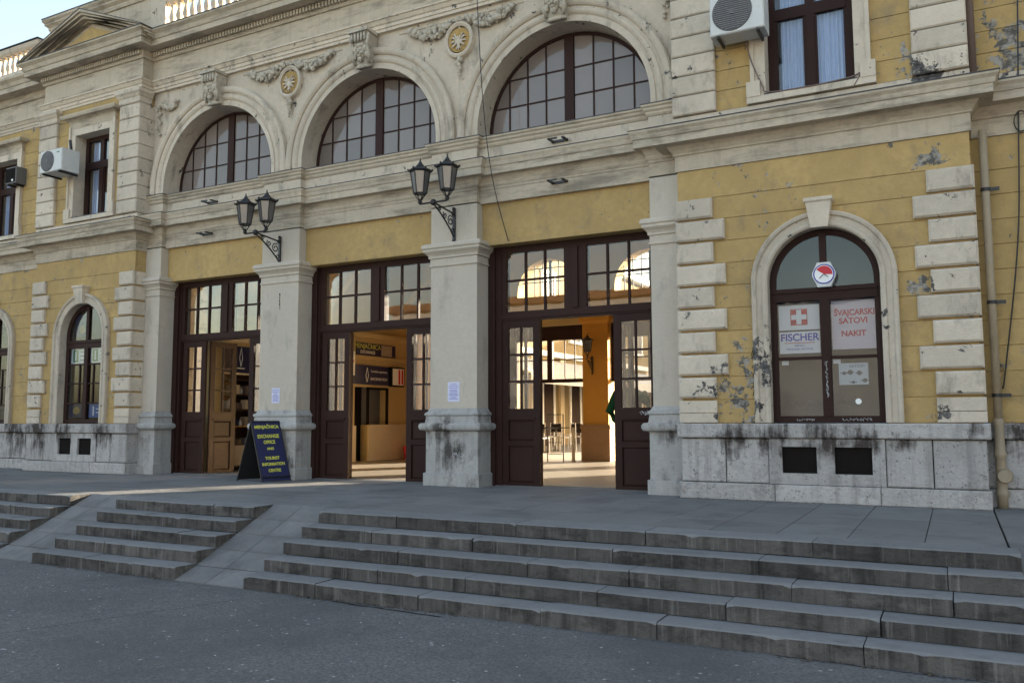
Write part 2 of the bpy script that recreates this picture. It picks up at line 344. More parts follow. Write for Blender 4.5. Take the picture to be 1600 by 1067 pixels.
def flight(x0, x1, label, seed, bl=(.8, 1.35)):
    rnd = random.Random(seed); root = empty('stone_stairs', ((x0 + x1) / 2, NS - 4 * TR, -.65), label, 'stairs', 'flights of stairs up to the terrace')
    part('stair_core', MB().add([(x, y, z) for x in (x0 + .02, x1 - .02) for y, z in ((NS + .3, -.66), (NS + .3, -.05), (NS + .25, -.10), (NS - 4 * TR + .25, -.62), (NS - 4 * TR + .25, -.66))],
         [(0, 1, 2, 3, 4), (9, 8, 7, 6, 5), (0, 5, 6, 1), (1, 6, 7, 2), (2, 7, 8, 3), (3, 8, 9, 4), (4, 9, 5, 0)]), m_dark, root)
    for k in range(5):
        yf = NS - k * TR; z1 = -k * RS; z0 = z1 - RS + .004; x = x0; yb = yf + TR + .06 if k else -3.243
        while x < x1 - .01:
            w_ = rnd.uniform(*bl); xe = x1 if x + w_ > x1 - .4 else x + w_
            dy = rnd.uniform(-.006, .006); dz = rnd.uniform(-.005, .003) if k else -.001; g = rnd.uniform(.0015, .006); c = .010
            a, b = x + g, xe - g; ze = z1 + dz
            z0_ = z0 - (.03 if k == 4 else 0)
            ns = max(4, int((b - a) / .07)); rows_ = []
            wear = rnd.uniform(0, .004)
            for q in range(ns + 1):
                xx = a + (b - a) * q / ns; ch = c * rnd.uniform(.85, 1.2) + (rnd.uniform(.008, .022) if rnd.random() < .02 or (q in (0, ns) and rnd.random() < .3) else 0)
                sg = wear * math.sin(math.pi * q / ns); jy = rnd.uniform(-.001, .001)
                rows_.append([(xx, yb, z0_), (xx, yf + dy + jy, z0_), (xx, yf + dy + jy, ze - ch - sg), (xx, yf + dy + ch * .35 + jy, ze - ch * .35 - sg), (xx, yf + dy + ch * 1.2, ze - sg), (xx, yb, ze)])
            vs_ = [p for r_ in rows_ for p in r_]; fs_ = []; mi = []
            for q in range(ns):
                for j_ in range(6):
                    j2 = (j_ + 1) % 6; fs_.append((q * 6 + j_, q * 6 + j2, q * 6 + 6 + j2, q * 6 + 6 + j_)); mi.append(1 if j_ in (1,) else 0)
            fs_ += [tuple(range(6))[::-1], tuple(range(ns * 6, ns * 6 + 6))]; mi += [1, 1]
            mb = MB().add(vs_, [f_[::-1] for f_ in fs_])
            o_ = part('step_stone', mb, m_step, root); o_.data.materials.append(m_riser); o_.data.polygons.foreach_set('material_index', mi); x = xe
    return root
flight(-30, -10.555, 'leftmost stone flight of five low steps, cut off by the picture edge', 1)
flight(-9.64, -7.24, 'narrow middle flight of five worn stone steps between two sloping ramps', 2, (.7, .95))
flight(-6.27, .385, 'wide right-hand flight of five long dark stone steps', 3, (.9, 1.5))
flight(1.4, 9, 'stone flight beyond the right edge of the picture', 4)
def ramp(x0, x1, label):
    root = empty('stone_ramp', ((x0 + x1) / 2, -4.66, -.65), label, 'ramp', 'sloping slab strips between the flights')
    y0, y1 = -3.245, NS - 4 * TR - .01; n = 5; sl_ = RS / TR
    part('ramp_bed', MB().add([(x, y, z) for x in (x0, x1) for y, z in ((y0, -.02), (y0, -.67), (y1, -.67))], [(0, 1, 2), (5, 4, 3), (0, 2, 5, 3), (0, 3, 4, 1), (1, 4, 5, 2)]), m_dark, root)
    for i in range(n):
        ya, yb = y0 + (y1 - y0) * i / n - .003, y0 + (y1 - y0) * (i + 1) / n + .003
        ya -= .003; yb += .003; za, zb = (ya - y0) * .47, (yb - y0) * .47 if i < n - 1 else -.64
        xm = x0 + (x1 - x0) * .46
        for a, b in ((x0 + .003, xm - .004), (xm + .004, x1 - .003)):
            mb = MB().add([(a, ya, za), (b, ya, za), (b, yb, zb), (a, yb, zb), (a, ya, za - .05), (b, ya, za - .05), (b, yb, zb - .05), (a, yb, zb - .05)],
                          [(3, 2, 1, 0), (0, 1, 5, 4), (1, 2, 6, 5), (2, 3, 7, 6), (3, 0, 4, 7)])
            part('ramp_slab', mb, m_pave, root)
ramp(-10.555, -9.64, 'sloping paved strip between the leftmost and the middle flight')
ramp(-7.24, -6.27, 'sloping paved strip between the middle flight and the wide right flight')
ramp(.385, 1.4, 'sloping paved strip at the right end of the wide flight')

# ================================================================== STATION BUILDING
ST = empty('station_building', (-8.4, .3, 0), 'yellow and cream railway station front with three tall arches and door bays', 'building')
def SP(name, mb, m, **k): return part(name, mb, m, ST, **k)
XL, XR0, XR1, XLL = -13.744, -3.12, .29, -16.80
YW, YQ, YP = -.24, -.30, -.32
piers = [(-14.18, -13.33), (-10.72, -9.87), (-7.16, -6.33), (-3.584, -2.75)]
bays = [(-13.33, -10.72), (-9.87, -7.16), (-6.33, -3.584)]
def cpath(yr, yp, x0=XL, x1=XR0):
    p = [(x0, yp), (-13.33, yp), (-13.33, yr)]
    for a, b in piers[1:3]: p += [(a, yr), (a, yp), (b, yp), (b, yr)]
    return p + [(-3.584, yr), (-3.584, yp), (x1, yp)]
def wpath(y, e=0.):      # right wing, wraps both ends back to the main wall
    return [(XR0 - e, .2), (XR0 - e, y), (XR1 + e, y), (XR1 + e, .2)]
def lpath(y, e=0.):
    return [(XLL - e, .2), (XLL - e, y), (XL + e, y), (XL + e, .2)]

# --- piers
def pier(x0, x1, label=None, ylft=None):
    p = SP('pier', MB().box(x0, x1, 0, .5, 1.165, 4.32), m_pier)
    path = [(x0, .36), (x0, 0), (x1, 0), (x1, .36)]
    part('pier_base', MB().sweep([(-.3, 0), (.075, 0), (.075, .19), (.045, .20), (.045, .815), (.06, .83), (.115, .845), (.13, .875), (.13, .915), (.11, .945), (.06, .95), (.055, .965), (.045, 1.05), (.065, 1.07), (.06, 1.10), (.03, 1.12), (.006, 1.17), (-.3, 1.17)], path), m_base, p)
    part('capital', MB().sweep([(-.3, 3.37), (.02, 3.37), (.02, 3.395), (.008, 3.40), (.008, 3.49), (.03, 3.50), (.03, 3.53), (.05, 3.56), (.095, 3.60), (.095, 3.635), (.115, 3.65), (.115, 3.69), (.09, 3.72), (-.3, 3.72)], path), m_pier, p)
    return p
for a, b in piers: pier(a, b)
# --- yellow lintel walls above the doors
for a, b in bays:
    SP('lintel_wall', MB().box(a + .003, b - .003, .17, .66, 3.655, 4.40), m_yel)
# --- centre entablature and sill
SP('architrave', MB().sweep([(-.4, 4.30), (0, 4.30), (0, 4.50), (.012, 4.51), (.012, 4.545), (-.4, 4.545)], cpath(.10, 0)), m_corn)
SP('cornice', MB().sweep([(-.4, 4.547), (.02, 4.547), (.035, 4.58), (.035, 4.60), (.06, 4.66), (.085, 4.69), (.17, 4.695), (.17, 4.80), (.185, 4.81), (.195, 4.86), (.215, 4.90), (.215, 4.925), (-.4, 4.95)], cpath(.10, 0)), m_corn)
SP('flashing', MB().sweep([(-.2, 4.951), (.222, 4.927), (.222, 4.937), (-.2, 4.965)], cpath(.10, 0)), m_lead)
SP('frieze', MB().sweep([(-.4, 4.967), (.0, 4.967), (.0, 5.17), (-.4, 5.17)], cpath(.10, 0)), m_crm)
SP('window_sill_moulding', MB().sweep([(-.4, 5.172), (.012, 5.172), (.03, 5.20), (.03, 5.225), (.055, 5.25), (.055, 5.28), (.08, 5.30), (.08, 5.325), (-.4, 5.34)], cpath(.10, 0)), m_corn)
SP('flashing', MB().sweep([(-.3, 5.341), (.088, 5.327), (.088, 5.338), (-.3, 5.354)], cpath(.10, 0)), m_lead)
# --- arches
ZC, RI, RO = 5.44, 1.385, 1.735
AC = [-11.92, -8.45, -4.92]; AX = [XL, -10.185, -6.685, XR0]
for i, c in enumerate(AC):
    mb = MB(); yf, yb = .05, .62; R_ = RI + .12; seg = 32
    arc = [(c + R_ * math.cos(math.pi * k / seg), ZC + R_ * math.sin(math.pi * k / seg)) for k in range(seg + 1)]
    for (xa, za), (xb, zb) in zip(arc, arc[1:]): mb.prism([(xb, zb), (xa, za), (xa, 7.42), (xb, 7.42)], yf, yb)
    for xa, xb in ((AX[i] + .001, c - R_), (c + R_, AX[i + 1] - .001)): mb.box(xa, xb, yf, yb, 5.35, 7.42)
    w_ = SP('arch_wall', mb, m_crm)
    av = part('archivolt', MB().ring([(RI, .60), (RI, -.03), (RI + .075, -.03), (RI + .075, -.012), (RI + .10, -.012), (RI + .12, -.035), (RI + .15, -.05), (RI + .18, -.05), (RI + .20, -.03), (RI + .235, -.02), (RI + .235, -.045), (RI + .26, -.065),
                                         (RI + .29, -.075), (RI + .325, -.075), (RI + .35, -.05), (RI + .35, .2)], c, ZC, 5.352, 48), m_crm, w_, smooth=False)
# pier strips between archivolts
for x in AX[1:3]: SP('arch_pilaster', MB().box(x - .05, x + .05, .01, .1, 5.352, 5.75), m_crm)
# --- lunette windows
def panes_in(parent, circ, xs, zs, y, m, t=.006):
    for xa, xb in xs:
        for za, zb in zs:
            pl = clip([(xa, za), (xb, za), (xb, zb), (xa, zb)], circ)
            if len(pl) > 2:
                ar = abs(sum(pl[i - 1][0] * pl[i][1] - pl[i][0] * pl[i - 1][1] for i in range(len(pl)))) / 2
                if ar > .004: part('pane', MB().prism(pl, y, y + t), m, parent)
for c in AC:
    yg = .36; mb = MB().ring([(RI - .06, yg + .04), (RI - .06, yg - .02), (RI - .01, yg - .02), (RI - .01, yg + .04)], c, ZC, 5.36, 40)
    mb.box(c - RI, c + RI, yg - .021, yg + .041, 5.355, 5.40); mb.box(c - .075, c + .075, yg - .03, yg + .05, 5.36, ZC + RI - .02)
    f = SP('arch_window', mb, m_wood)
    bw = .315; xs = []; xb = MB(); z1, z2 = 5.845, 6.275
    def hh(x): return ZC + math.sqrt(max(0, (RI - .03) ** 2 - (x - c) ** 2))
    def ww(z): return math.sqrt(max(0, (RI - .03) ** 2 - max(0, z - ZC) ** 2))
    edges = []
    for sgn in (-1, 1):
        e = [c + sgn * (.075 + bw * k) for k in range(5)]; edges.append(e)
        for x in e[1:]:
            part('glazing_bar', MB().box(x - .011, x + .011, yg - .015, yg + .02, 5.36, hh(x)), m_wood, f)
        ex = e[:4] + [c + sgn * RI]
        ex = e + [c + sgn * RI]
        xs += [(min(a, b) + .008, max(a, b) - .008) for a, b in zip(ex, ex[1:])]
    for z in (z1, z2):
        for sgn in (-1, 1):
            a, b = sorted((c + sgn * .07, c + sgn * ww(z))); part('glazing_bar', MB().box(a, b, yg - .012, yg + .017, z - .011, z + .011), m_wood, f)
    circ = [(c + (RI - .05) * math.cos(a), ZC + (RI - .05) * math.sin(a)) for a in [math.pi * k / 24 for k in range(25)]] + [(c - RI + .05, 5.38), (c + RI - .05, 5.38)]
    panes_in(f, circ, xs, [(5.38, z1 - .008), (z1 + .008, z2 - .008), (z2 + .008, 7.0)], yg, g_lun)
# --- keystones with masks
for c in AC:
    k = SP('keystone', MB().add([(c - .14, -.02, 6.84), (c + .14, -.02, 6.84), (c + .14, -.14, 6.86), (c - .14, -.14, 6.86), (c - .17, .05, 7.42), (c + .17, .05, 7.42), (c + .17, -.25, 7.42), (c - .17, -.25, 7.42)],
                                [(0, 3, 2, 1), (4, 5, 6, 7), (0, 1, 5, 4), (1, 2, 6, 5), (2, 3, 7, 6), (3, 0, 4, 7)]), m_orn)
    mk = MB(); z = 7.06
    mk.ball((c, -.17, z), .10, 14, 10, (.9, .8, 1.2)); mk.ball((c, -.265, z - .005), .022, 6, 5, (1, 1, 1.8))
    for s_ in (-1, 1):
        mk.ball((c + s_ * .035, -.245, z + .035), .018, 6, 5); mk.ball((c + s_ * .045, -.24, z - .03), .03, 6, 5); mk.ball((c + s_ * .10, -.2, z + .06), .05, 8, 6, (1, .8, 1.3))
        mk.ball((c + s_ * .12, -.19, z - .05), .04, 8, 6, (1, .8, 1.6)); mk.tube([(c + s_ * .13, -.15, 6.88), (c + s_ * .17, -.19, 7.0), (c + s_ * .15, -.22, 7.2), (c + s_ * .19, -.24, 7.3)], .03, 6)
        mk.lathe([(.055, -.02), (.06, 0), (.02, .03)], (c + s_ * .15, -.22, 7.32), 8, 'y')
    mk.ball((c, -.24, z - .07), .03, 8, 5, (1.3, .8, .7)); mk.ball((c, -.21, z - .12), .05, 8, 6, (1, .8, 1)); mk.ball((c, -.2, z + .12), .07, 8, 6, (1.5, .8, .6))
    for j in range(5): mk.box(c - .15 + j * .065, c - .115 + j * .065, -.275, -.24, 7.23, 7.37)
    mk.tube([(c - .15, -.10, 6.855), (c - .05, -.16, 6.83), (c + .05, -.16, 6.83), (c + .15, -.10, 6.855)], .03, 6)
    part('mask', mk, m_orn, k, smooth=True)
    part('abacus', MB().box(c - .2, c + .2, -.30, 0, 7.38, 7.43), m_orn, k)
# --- spandrel ornaments
def garland(x0, x1, z0, sag, rnd):
    g = MB(); n = 34
    for i in range(n):
        t = i / (n - 1); x = x0 + (x1 - x0) * t; zz = z0 - sag * 4 * t * (1 - t); r = .03 + .045 * math.sin(math.pi * t)
        for _ in range(3):
            g.ball((x + rnd.uniform(-.02, .02), -.0 + rnd.uniform(-.05, .02), zz + rnd.uniform(-r, r) * 1.1), rnd.uniform(.026, .052), 6, 4, (1, .8, 1))
    return g
rnd = random.Random(3)
for x, zz in ((AX[1] + .02, 6.96), (AX[2] + .03, 6.96)):
    md = SP('medallion', MB().lathe([(.001, .06), (.20, .06), (.20, -.02), (.235, -.045), (.26, -.03), (.275, .06)], (x, 0, zz), 32, 'y'), m_crm)
    md.scale = (1, 1, 1)
    for v in md.data.vertices: v.co.z = (v.co.z + WL[md.name].z - zz) * 1.12 + zz - WL[md.name].z
    part('medallion_field', MB().lathe([(.001, -.005), (.197, -.005), (.197, .03)], (x, 0, zz), 28, 'y'), m_gold, md)
    e = MB(); zc_ = zz - .045     # white spread eagle relief
    e.ball((x, -.02, zc_), .045, 8, 6, (.9, .5, 1.6)); e.ball((x - .02, -.02, zc_ + .085), .02, 6, 5, (1, .6, 1.4)); e.ball((x + .02, -.02, zc_ + .085), .02, 6, 5, (1, .6, 1.4))
    for s_ in (-1, 1):
        for q, (dx, dz) in enumerate(((.10, .12), (.14, .07), (.145, .0), (.12, -.07))): e.tube([(x + s_ * .02, -.02, zc_ + .02), (x + s_ * dx * .7, -.025, zc_ + dz + .02), (x + s_ * dx, -.02, zc_ + dz)], [.016, .018, .007], 5)
        e.tube([(x + s_ * .01, -.02, zc_ - .05), (x + s_ * .05, -.02, zc_ - .125)], [.014, .006], 5)
    e.tube([(x, -.02, zc_ - .05), (x, -.02, zc_ - .13)], [.02, .012], 5)
    part('eagle', e, m_crm, md, smooth=True)
    for s_ in (-1, 1):
        SP('garland', garland(x + s_ * .12, x + s_ * .95, 7.30, .13, rnd), m_orn, smooth=True)
    pend = MB()
    for k in range(7): pend.ball((x + rnd.uniform(-.03, .03) * (1 - k / 8), 0, zz - .32 - k * .05), .055 - k * .006, 7, 5)
    pend.tube([(x, .02, zz - .3), (x, .03, zz), (x, .0, zz + .33)], .02, 5); pend.ball((x, -.02, zz + .33), .05, 8, 5); pend.tube([(x - .14, 0, zz + .34), (x, -.03, zz + .3), (x + .14, 0, zz + .34)], .022, 5)
    SP('pendant_ornament', pend, m_orn, smooth=True)
for x, d in ((XL + .32, -1), (XR0 - .30, 1)):
    g = MB()
    for k in range(26):
        t = k / 25; g.ball((x - d * .38 * (1 - t) + rnd.uniform(-.04, .04), rnd.uniform(-.03, .03), 7.14 - .1 * math.sin(t * 3) - (.5 if d < 0 and 0 else 0) + rnd.uniform(-.04, .04)), rnd.uniform(.03, .055), 6, 4)
    for k in range(10): g.ball((x + d * .12 + rnd.uniform(-.04, .04), rnd.uniform(-.03, .03), 7.1 - k * .06), rnd.uniform(.025, .045), 6, 4)
    SP('corner_ornament', g, m_orn, smooth=True)
# raised spandrel panels (triangular mouldings following the arches)
for x in (AX[1], AX[2]):
    c0 = max(a for a in AC if a < x); c1 = min(a for a in AC if a > x)
    mb = MB(); mb.tube([(x - 1.15, .045, 7.33), (x + 1.15, .045, 7.33)], .014, 4)
    SP('panel_moulding', mb, m_crm)

# --- upper entablature over centre and wings
full = [(XLL, .2), (XLL, YW), (XL, YW), (XL, 0), (XR0, 0), (XR0, YW), (XR1, YW), (XR1, .2)]
ent = [(-.5, 7.42), (.012, 7.42), (.012, 7.47), (.03, 7.475), (.03, 7.53), (.05, 7.54), (.08, 7.60), (.10, 7.605), (.10, 7.63), (-.5, 7.64)]
SP('upper_architrave', MB().sweep(ent, full), m_crm)
SP('upper_frieze', MB().sweep([(-.5, 7.642), (0, 7.642), (0, 8.06), (-.5, 8.06)], full), m_corn)
SP('upper_cornice', MB().sweep([(-.5, 8.062), (.03, 8.062), (.05, 8.10), (.055, 8.215), (.10, 8.22), (.29, 8.225), (.29, 8.33), (.31, 8.335), (.34, 8.41), (.40, 8.46), (.40, 8.49), (-.5, 8.53)], full), m_corn)
SP('flashing', MB().sweep([(-.4, 8.531), (.41, 8.492), (.41, 8.505), (-.4, 8.545)], full), m_lead)
dn = MB()
def dentils(x0, x1, y):
    n = int((x1 - x0) / .072)
    for k in range(n): dn.box(x0 + .072 * k, x0 + .072 * k + .042, y - .115, y - .05, 8.115, 8.20)
dentils(XLL, XL + .1, YW); dentils(XL + .12, XR0, 0)
SP('dentil_course', dn, m_corn, kind='stuff')

# --- wing walls: yellow courses, quoins
CZ = [.95 + .2905 * k for k in range(12)]; CZ[-1] = 4.25
def course_poly(xa, xb, z0, z1, arch=None):
    """rectangle with either end cut back along an arched surround (cx, zc, r)."""
    if arch is None: return [[(xa, z0), (xb, z0), (xb, z1), (xa, z1)]]
    cx, zc, r = arch
    def dx(z):
        if z <= zc: return r
        return math.sqrt(max(0, r * r - (z - zc) ** 2))
    if z0 >= zc + r: return [[(xa, z0), (xb, z0), (xb, z1), (xa, z1)]]
    zs = [z0 + (z1 - z0) * k / 5 for k in range(6)]
    L = [(xa, z0)] + [(cx - dx(z), z) for z in zs] + [(xa, z1)]
    Rr = [(xb, z1)] + [(cx + dx(z), z) for z in reversed(zs)] + [(xb, z0)]
    return [L, Rr]
def wing(x0, x1, wx, wy=YW, ql=True, qr=True, qw=(.35, .46)):
    g = .006
    A = (wx, 2.675, .74) if wx is not None else None
    # backing wall
    bk = MB(); yb0, yb1 = wy + .02, wy + .40
    if A:
        r = .66; seg = 20; arc = [(wx + r * math.cos(math.pi * k / seg), 2.675 + r * math.sin(math.pi * k / seg)) for k in range(seg + 1)]
        for (xa, za), (xb, zb) in zip(arc, arc[1:]): bk.prism([(xb, zb), (xa, za), (xa, 4.3), (xb, 4.3)], yb0, yb1)
        bk.box(x0 + .01, wx - r, yb0, yb1, .93, 4.3); bk.box(wx + r, x1 - .01, yb0, yb1, .93, 4.3)
    else: bk.box(x0 + .01, x1 - .01, yb0, yb1, .93, 4.3)
    SP('wall_core', bk, m_yel)
    for k in range(11):
        z0, z1 = CZ[k], CZ[k + 1]
        for pl in course_poly(x0 + .004, x1 - .004, z0 + (.004 if k else 0), z1 - .004, A):
            SP('plaster_course', MB().prism(pl, wy, wy + .04), m_yel)
    for k in range(10):
        z0, z1 = CZ[k], CZ[k + 1]
        wl_ = qw[1] if k % 2 == 0 and k else qw[0]
        if k == 0: z0 += 0
        sides = []
        if ql: sides.append((x0 - .025, x0 + wl_ + .04))
        if qr: sides.append((x1 - wl_ - .04, x1 + .025))
        for a, b in sides:
            if k == 0:
                SP('quoin_block', MB().block(a, b, z0, z0 + .12, wy - .045, wy + .01, .004), m_crm); SP('quoin_block', MB().block(a, b, z0 + .125, z1 - .012, wy - .045, wy + .01, .006), m_crm)
            else:
                SP('quoin_block', MB().block(a, b, z0 + .022, z1 - .008, wy - .066, wy + .01, .024), m_crm)
def quoin_sides(x, wy, dirn):    # return faces of the wing corner
    for k in range(10):
        z0, z1 = CZ[k] + (.028 if k else 0), CZ[k + 1] - .012
        a, b = sorted((x, x + dirn * .025)); SP('quoin_return', MB().box(a, b, wy + .012, -.004 if dirn > 0 and x < -5 else .2, z0, z1), m_crm)
wing(XR0, XR1, -1.35, qw=(.425, .575)); wing(XLL, XL, -15.22)
quoin_sides(XL, YW, 1); quoin_sides(XR1, YW, 1)
SP('corner_return', MB().box(XL - .3, XL - .001, YW + .05, .3, .93, 4.3), m_yel)
for xa in (XR1, ):
    SP('corner_return', MB().box(xa - .3, xa - .002, YW + .042, .3, .93, 4.3), m_yel); SP('corner_return', MB().box(xa - .3, xa - .002, YW + .042, .3, 4.9, 7.42), m_crm)
# --- arched window surrounds
def arched_window(wx, wy, signs=0):
    ZA = 2.675
    s_ = SP('window_surround', MB().ring([(.643, wy + .25), (.643, wy - .045), (.665, wy - .06), (.70, -.06 + wy), (.715, wy - .04), (.77, wy - .045), (.785, wy - .075), (.815, wy - .085), (.834, wy - .07), (.834, wy + .01)], wx, ZA, .95, 36), m_crm)
    SP('window_keystone', MB().add([(wx - .10, wy + .0, 3.30), (wx + .10, wy + .0, 3.30), (wx + .10, wy - .12, 3.30), (wx - .10, wy - .12, 3.30), (wx - .145, wy, 3.60), (wx + .145, wy, 3.60), (wx + .145, wy - .15, 3.60), (wx - .145, wy - .15, 3.60),
                                    (wx - .165, wy, 3.62), (wx + .165, wy, 3.62), (wx + .165, wy - .17, 3.62), (wx - .165, wy - .17, 3.62), (wx - .165, wy, 3.66), (wx + .165, wy, 3.66), (wx + .165, wy - .17, 3.66), (wx - .165, wy - .17, 3.66)],
                                   [(0, 3, 2, 1), (0, 1, 5, 4), (1, 2, 6, 5), (2, 3, 7, 6), (3, 0, 4, 7), (4, 5, 9, 8), (5, 6, 10, 9), (6, 7, 11, 10), (7, 4, 8, 11), (8, 9, 13, 12), (9, 10, 14, 13), (10, 11, 15, 14), (11, 8, 12, 15), (12, 13, 14, 15)]), m_crm)
    yf = wy + .13
    mb = MB().ring([(.565, yf + .05), (.565, yf - .01), (.60, yf - .025), (.642, yf - .025), (.642, yf + .05)], wx, ZA, .95, 36)
    mb.box(wx - .60, wx + .60, yf - .026, yf + .05, .952, 1.03)
    mb.box(wx - .6, wx + .6, yf - .035, yf + .045, 2.44, 2.60); mb.box(wx - .6, wx + .6, yf - .055, yf - .03, 2.545, 2.575)
    mb.box(wx - .055, wx + .055, yf - .04, yf + .047, 1.03, 2.45); mb.box(wx - .04, wx + .04, yf - .03, yf + .043, 2.595, 3.27)
    f = SP('arched_window', mb, m_wood)
    circ = [(wx + .58 * math.cos(a), ZA + .58 * math.sin(a)) for a in [math.pi * k / 20 for k in range(21)]]
    g = g_shop
    for s2 in (-1, 1):
        a, b = sorted((wx + s2 * .04, wx + s2 * .6))
        pl = clip([(a, 2.675), (b, 2.675), (b, 3.3), (a, 3.3)], circ); pl = [(min(a, b) if False else x, z) for x, z in pl]
        part('pane', MB().prism([(x, z if z > 2.69 else 2.60) for x, z in pl], yf, yf + .006), g, f)
        a, b = sorted((wx + s2 * .055, wx + s2 * .565))
        if signs == 0:
            part('pane', MB().box(a, b, yf, yf + .006, 1.03, 1.72), g, f); part('pane', MB().box(a, b, yf, yf + .006, 1.75, 2.44), g, f)
            part('glazing_bar', MB().box(a, b, yf - .015, yf + .02, 1.715, 1.755), m_wood, f)
        else:
            for za, zb in ((1.03, 1.33), (1.36, 1.72), (1.75, 2.10), (2.13, 2.44)): part('pane', MB().box(a, b, yf, yf + .006, za, zb), g, f)
            for z_ in (1.345, 1.735, 2.115): part('glazing_bar', MB().box(a, b, yf - .015, yf + .02, z_ - .014, z_ + .014), m_wood, f)
            part('glazing_bar', MB().box((a + b) / 2 - .012 - s2 * .1, (a + b) / 2 + .012 - s2 * .1, yf - .015, yf + .02, 1.33, 2.12), m_wood, f)
    # interior niche behind the window
    SP('window_niche', MB().add([(wx - .8, yf + .06, .9), (wx + .8, yf + .06, .9), (wx + .8, yf + .06, 3.4), (wx - .8, yf + .06, 3.4), (wx - .8, yf + .7, .9), (wx + .8, yf + .7, .9), (wx + .8, yf + .7, 3.4), (wx - .8, yf + .7, 3.4)],
                            [(4, 5, 6, 7), (0, 1, 5, 4), (1, 2, 6, 5), (2, 3, 7, 6), (3, 0, 4, 7)]), m_grey if signs == 0 else m_ohb)
    return f
arched_window(-1.35, YW, 0); arched_window(-15.22, YW, 1)
# --- plinths of the wings (base course, rusticated blocks with vents, sill)
def plinth(x0, x1, wx, ye=YW, vents=True, cuts=None):
    y = ye - .05
    SPb = lambda a, b: SP('plinth_stone', MB().block(a + .002, b - .002, .0, .205, y - .035, y + .3, .01), m_pli)
    L = x1 - x0
    for a, b in ((0, .34), (.34, .68), (.68, 1)): SPb(x0 - .03 + (L + .06) * a, x0 - .03 + (L + .06) * b)
    if vents:
        vs = [(wx - .53, wx - .13), (wx + .07, wx + .48)]
        fr = MB()
        xa, xb = wx - .68, wx + .62
        for a, b in ((xa, vs[0][0]), (vs[0][1], vs[1][0]), (vs[1][1], xb)): fr.box(a, b, y - .012, y + .3, .345, .66)
        fr.box(xa, xb, y - .012, y + .3, .66, .755); fr.box(xa, xb, y - .012, y + .3, .212, .345)
        SP('vent_surround', fr, m_pli)
        for a, b in vs:
            g_ = SP('vent_grille', MB().box(a, b, y + .07, y + .08, .495, .505), m_rust)
            for q in range(1, 7): part('grille_bar', MB().box(a + (b - a) * q / 7 - .004, a + (b - a) * q / 7 + .004, y + .066, y + .076, .345, .66), m_rust, g_)
            SP('vent_opening', MB().box(a - .01, b + .01, y + .10, y + .14, .33, .67), m_rust if a > -5 else m_dark)
        segs = [(x0 - .01, x0 + .56), (x0 + .56, xa), (xb, (xb + x1) / 2 - .02), ((xb + x1) / 2 - .02, x1 + .01)]
    else:
        n = max(1, round(L / .75)); segs = [(x0 + L * k / n, x0 + L * (k + 1) / n) for k in range(n)]
    for a, b in segs: SP('plinth_stone', MB().block(a + .006, b - .006, .213, .752, y, y + .3, .014), m_pli)
    SP('plinth_joint', MB().box(x0, x1, y + .03, y + .28, .01, .77), m_dark)
    n = 3
    for k in range(n): SP('sill_stone', MB().block(x0 - .05 + (L + .1) * k / n + .001, x0 - .05 + (L + .1) * (k + 1) / n - .001, .762, .94, y - .05, y + .4, .016), m_pli)
plinth(XR0, XR1, -1.35); plinth(XLL, XL, -15.22)
# --- wing cornices
wc = [(-.3, 4.25), (.02, 4.25), (.02, 4.455), (.04, 4.465), (.04, 4.485), (.07, 4.53), (.11, 4.58), (.25, 4.585), (.25, 4.68), (.265, 4.685), (.28, 4.74), (.31, 4.775), (.31, 4.80), (-.3, 4.84)]
for pth in (wpath(YW), lpath(YW)):
    SP('wing_cornice', MB().sweep(wc, pth), m_corn); SP('flashing', MB().sweep([(-.2, 4.836), (.318, 4.802), (.318, 4.815), (-.2, 4.85)], pth), m_lead)
    SP('upper_base_course', MB().sweep([(-.3, 4.84), (.035, 4.84), (.035, 4.97), (.0, 4.985), (-.3, 4.985)], pth), m_crm)
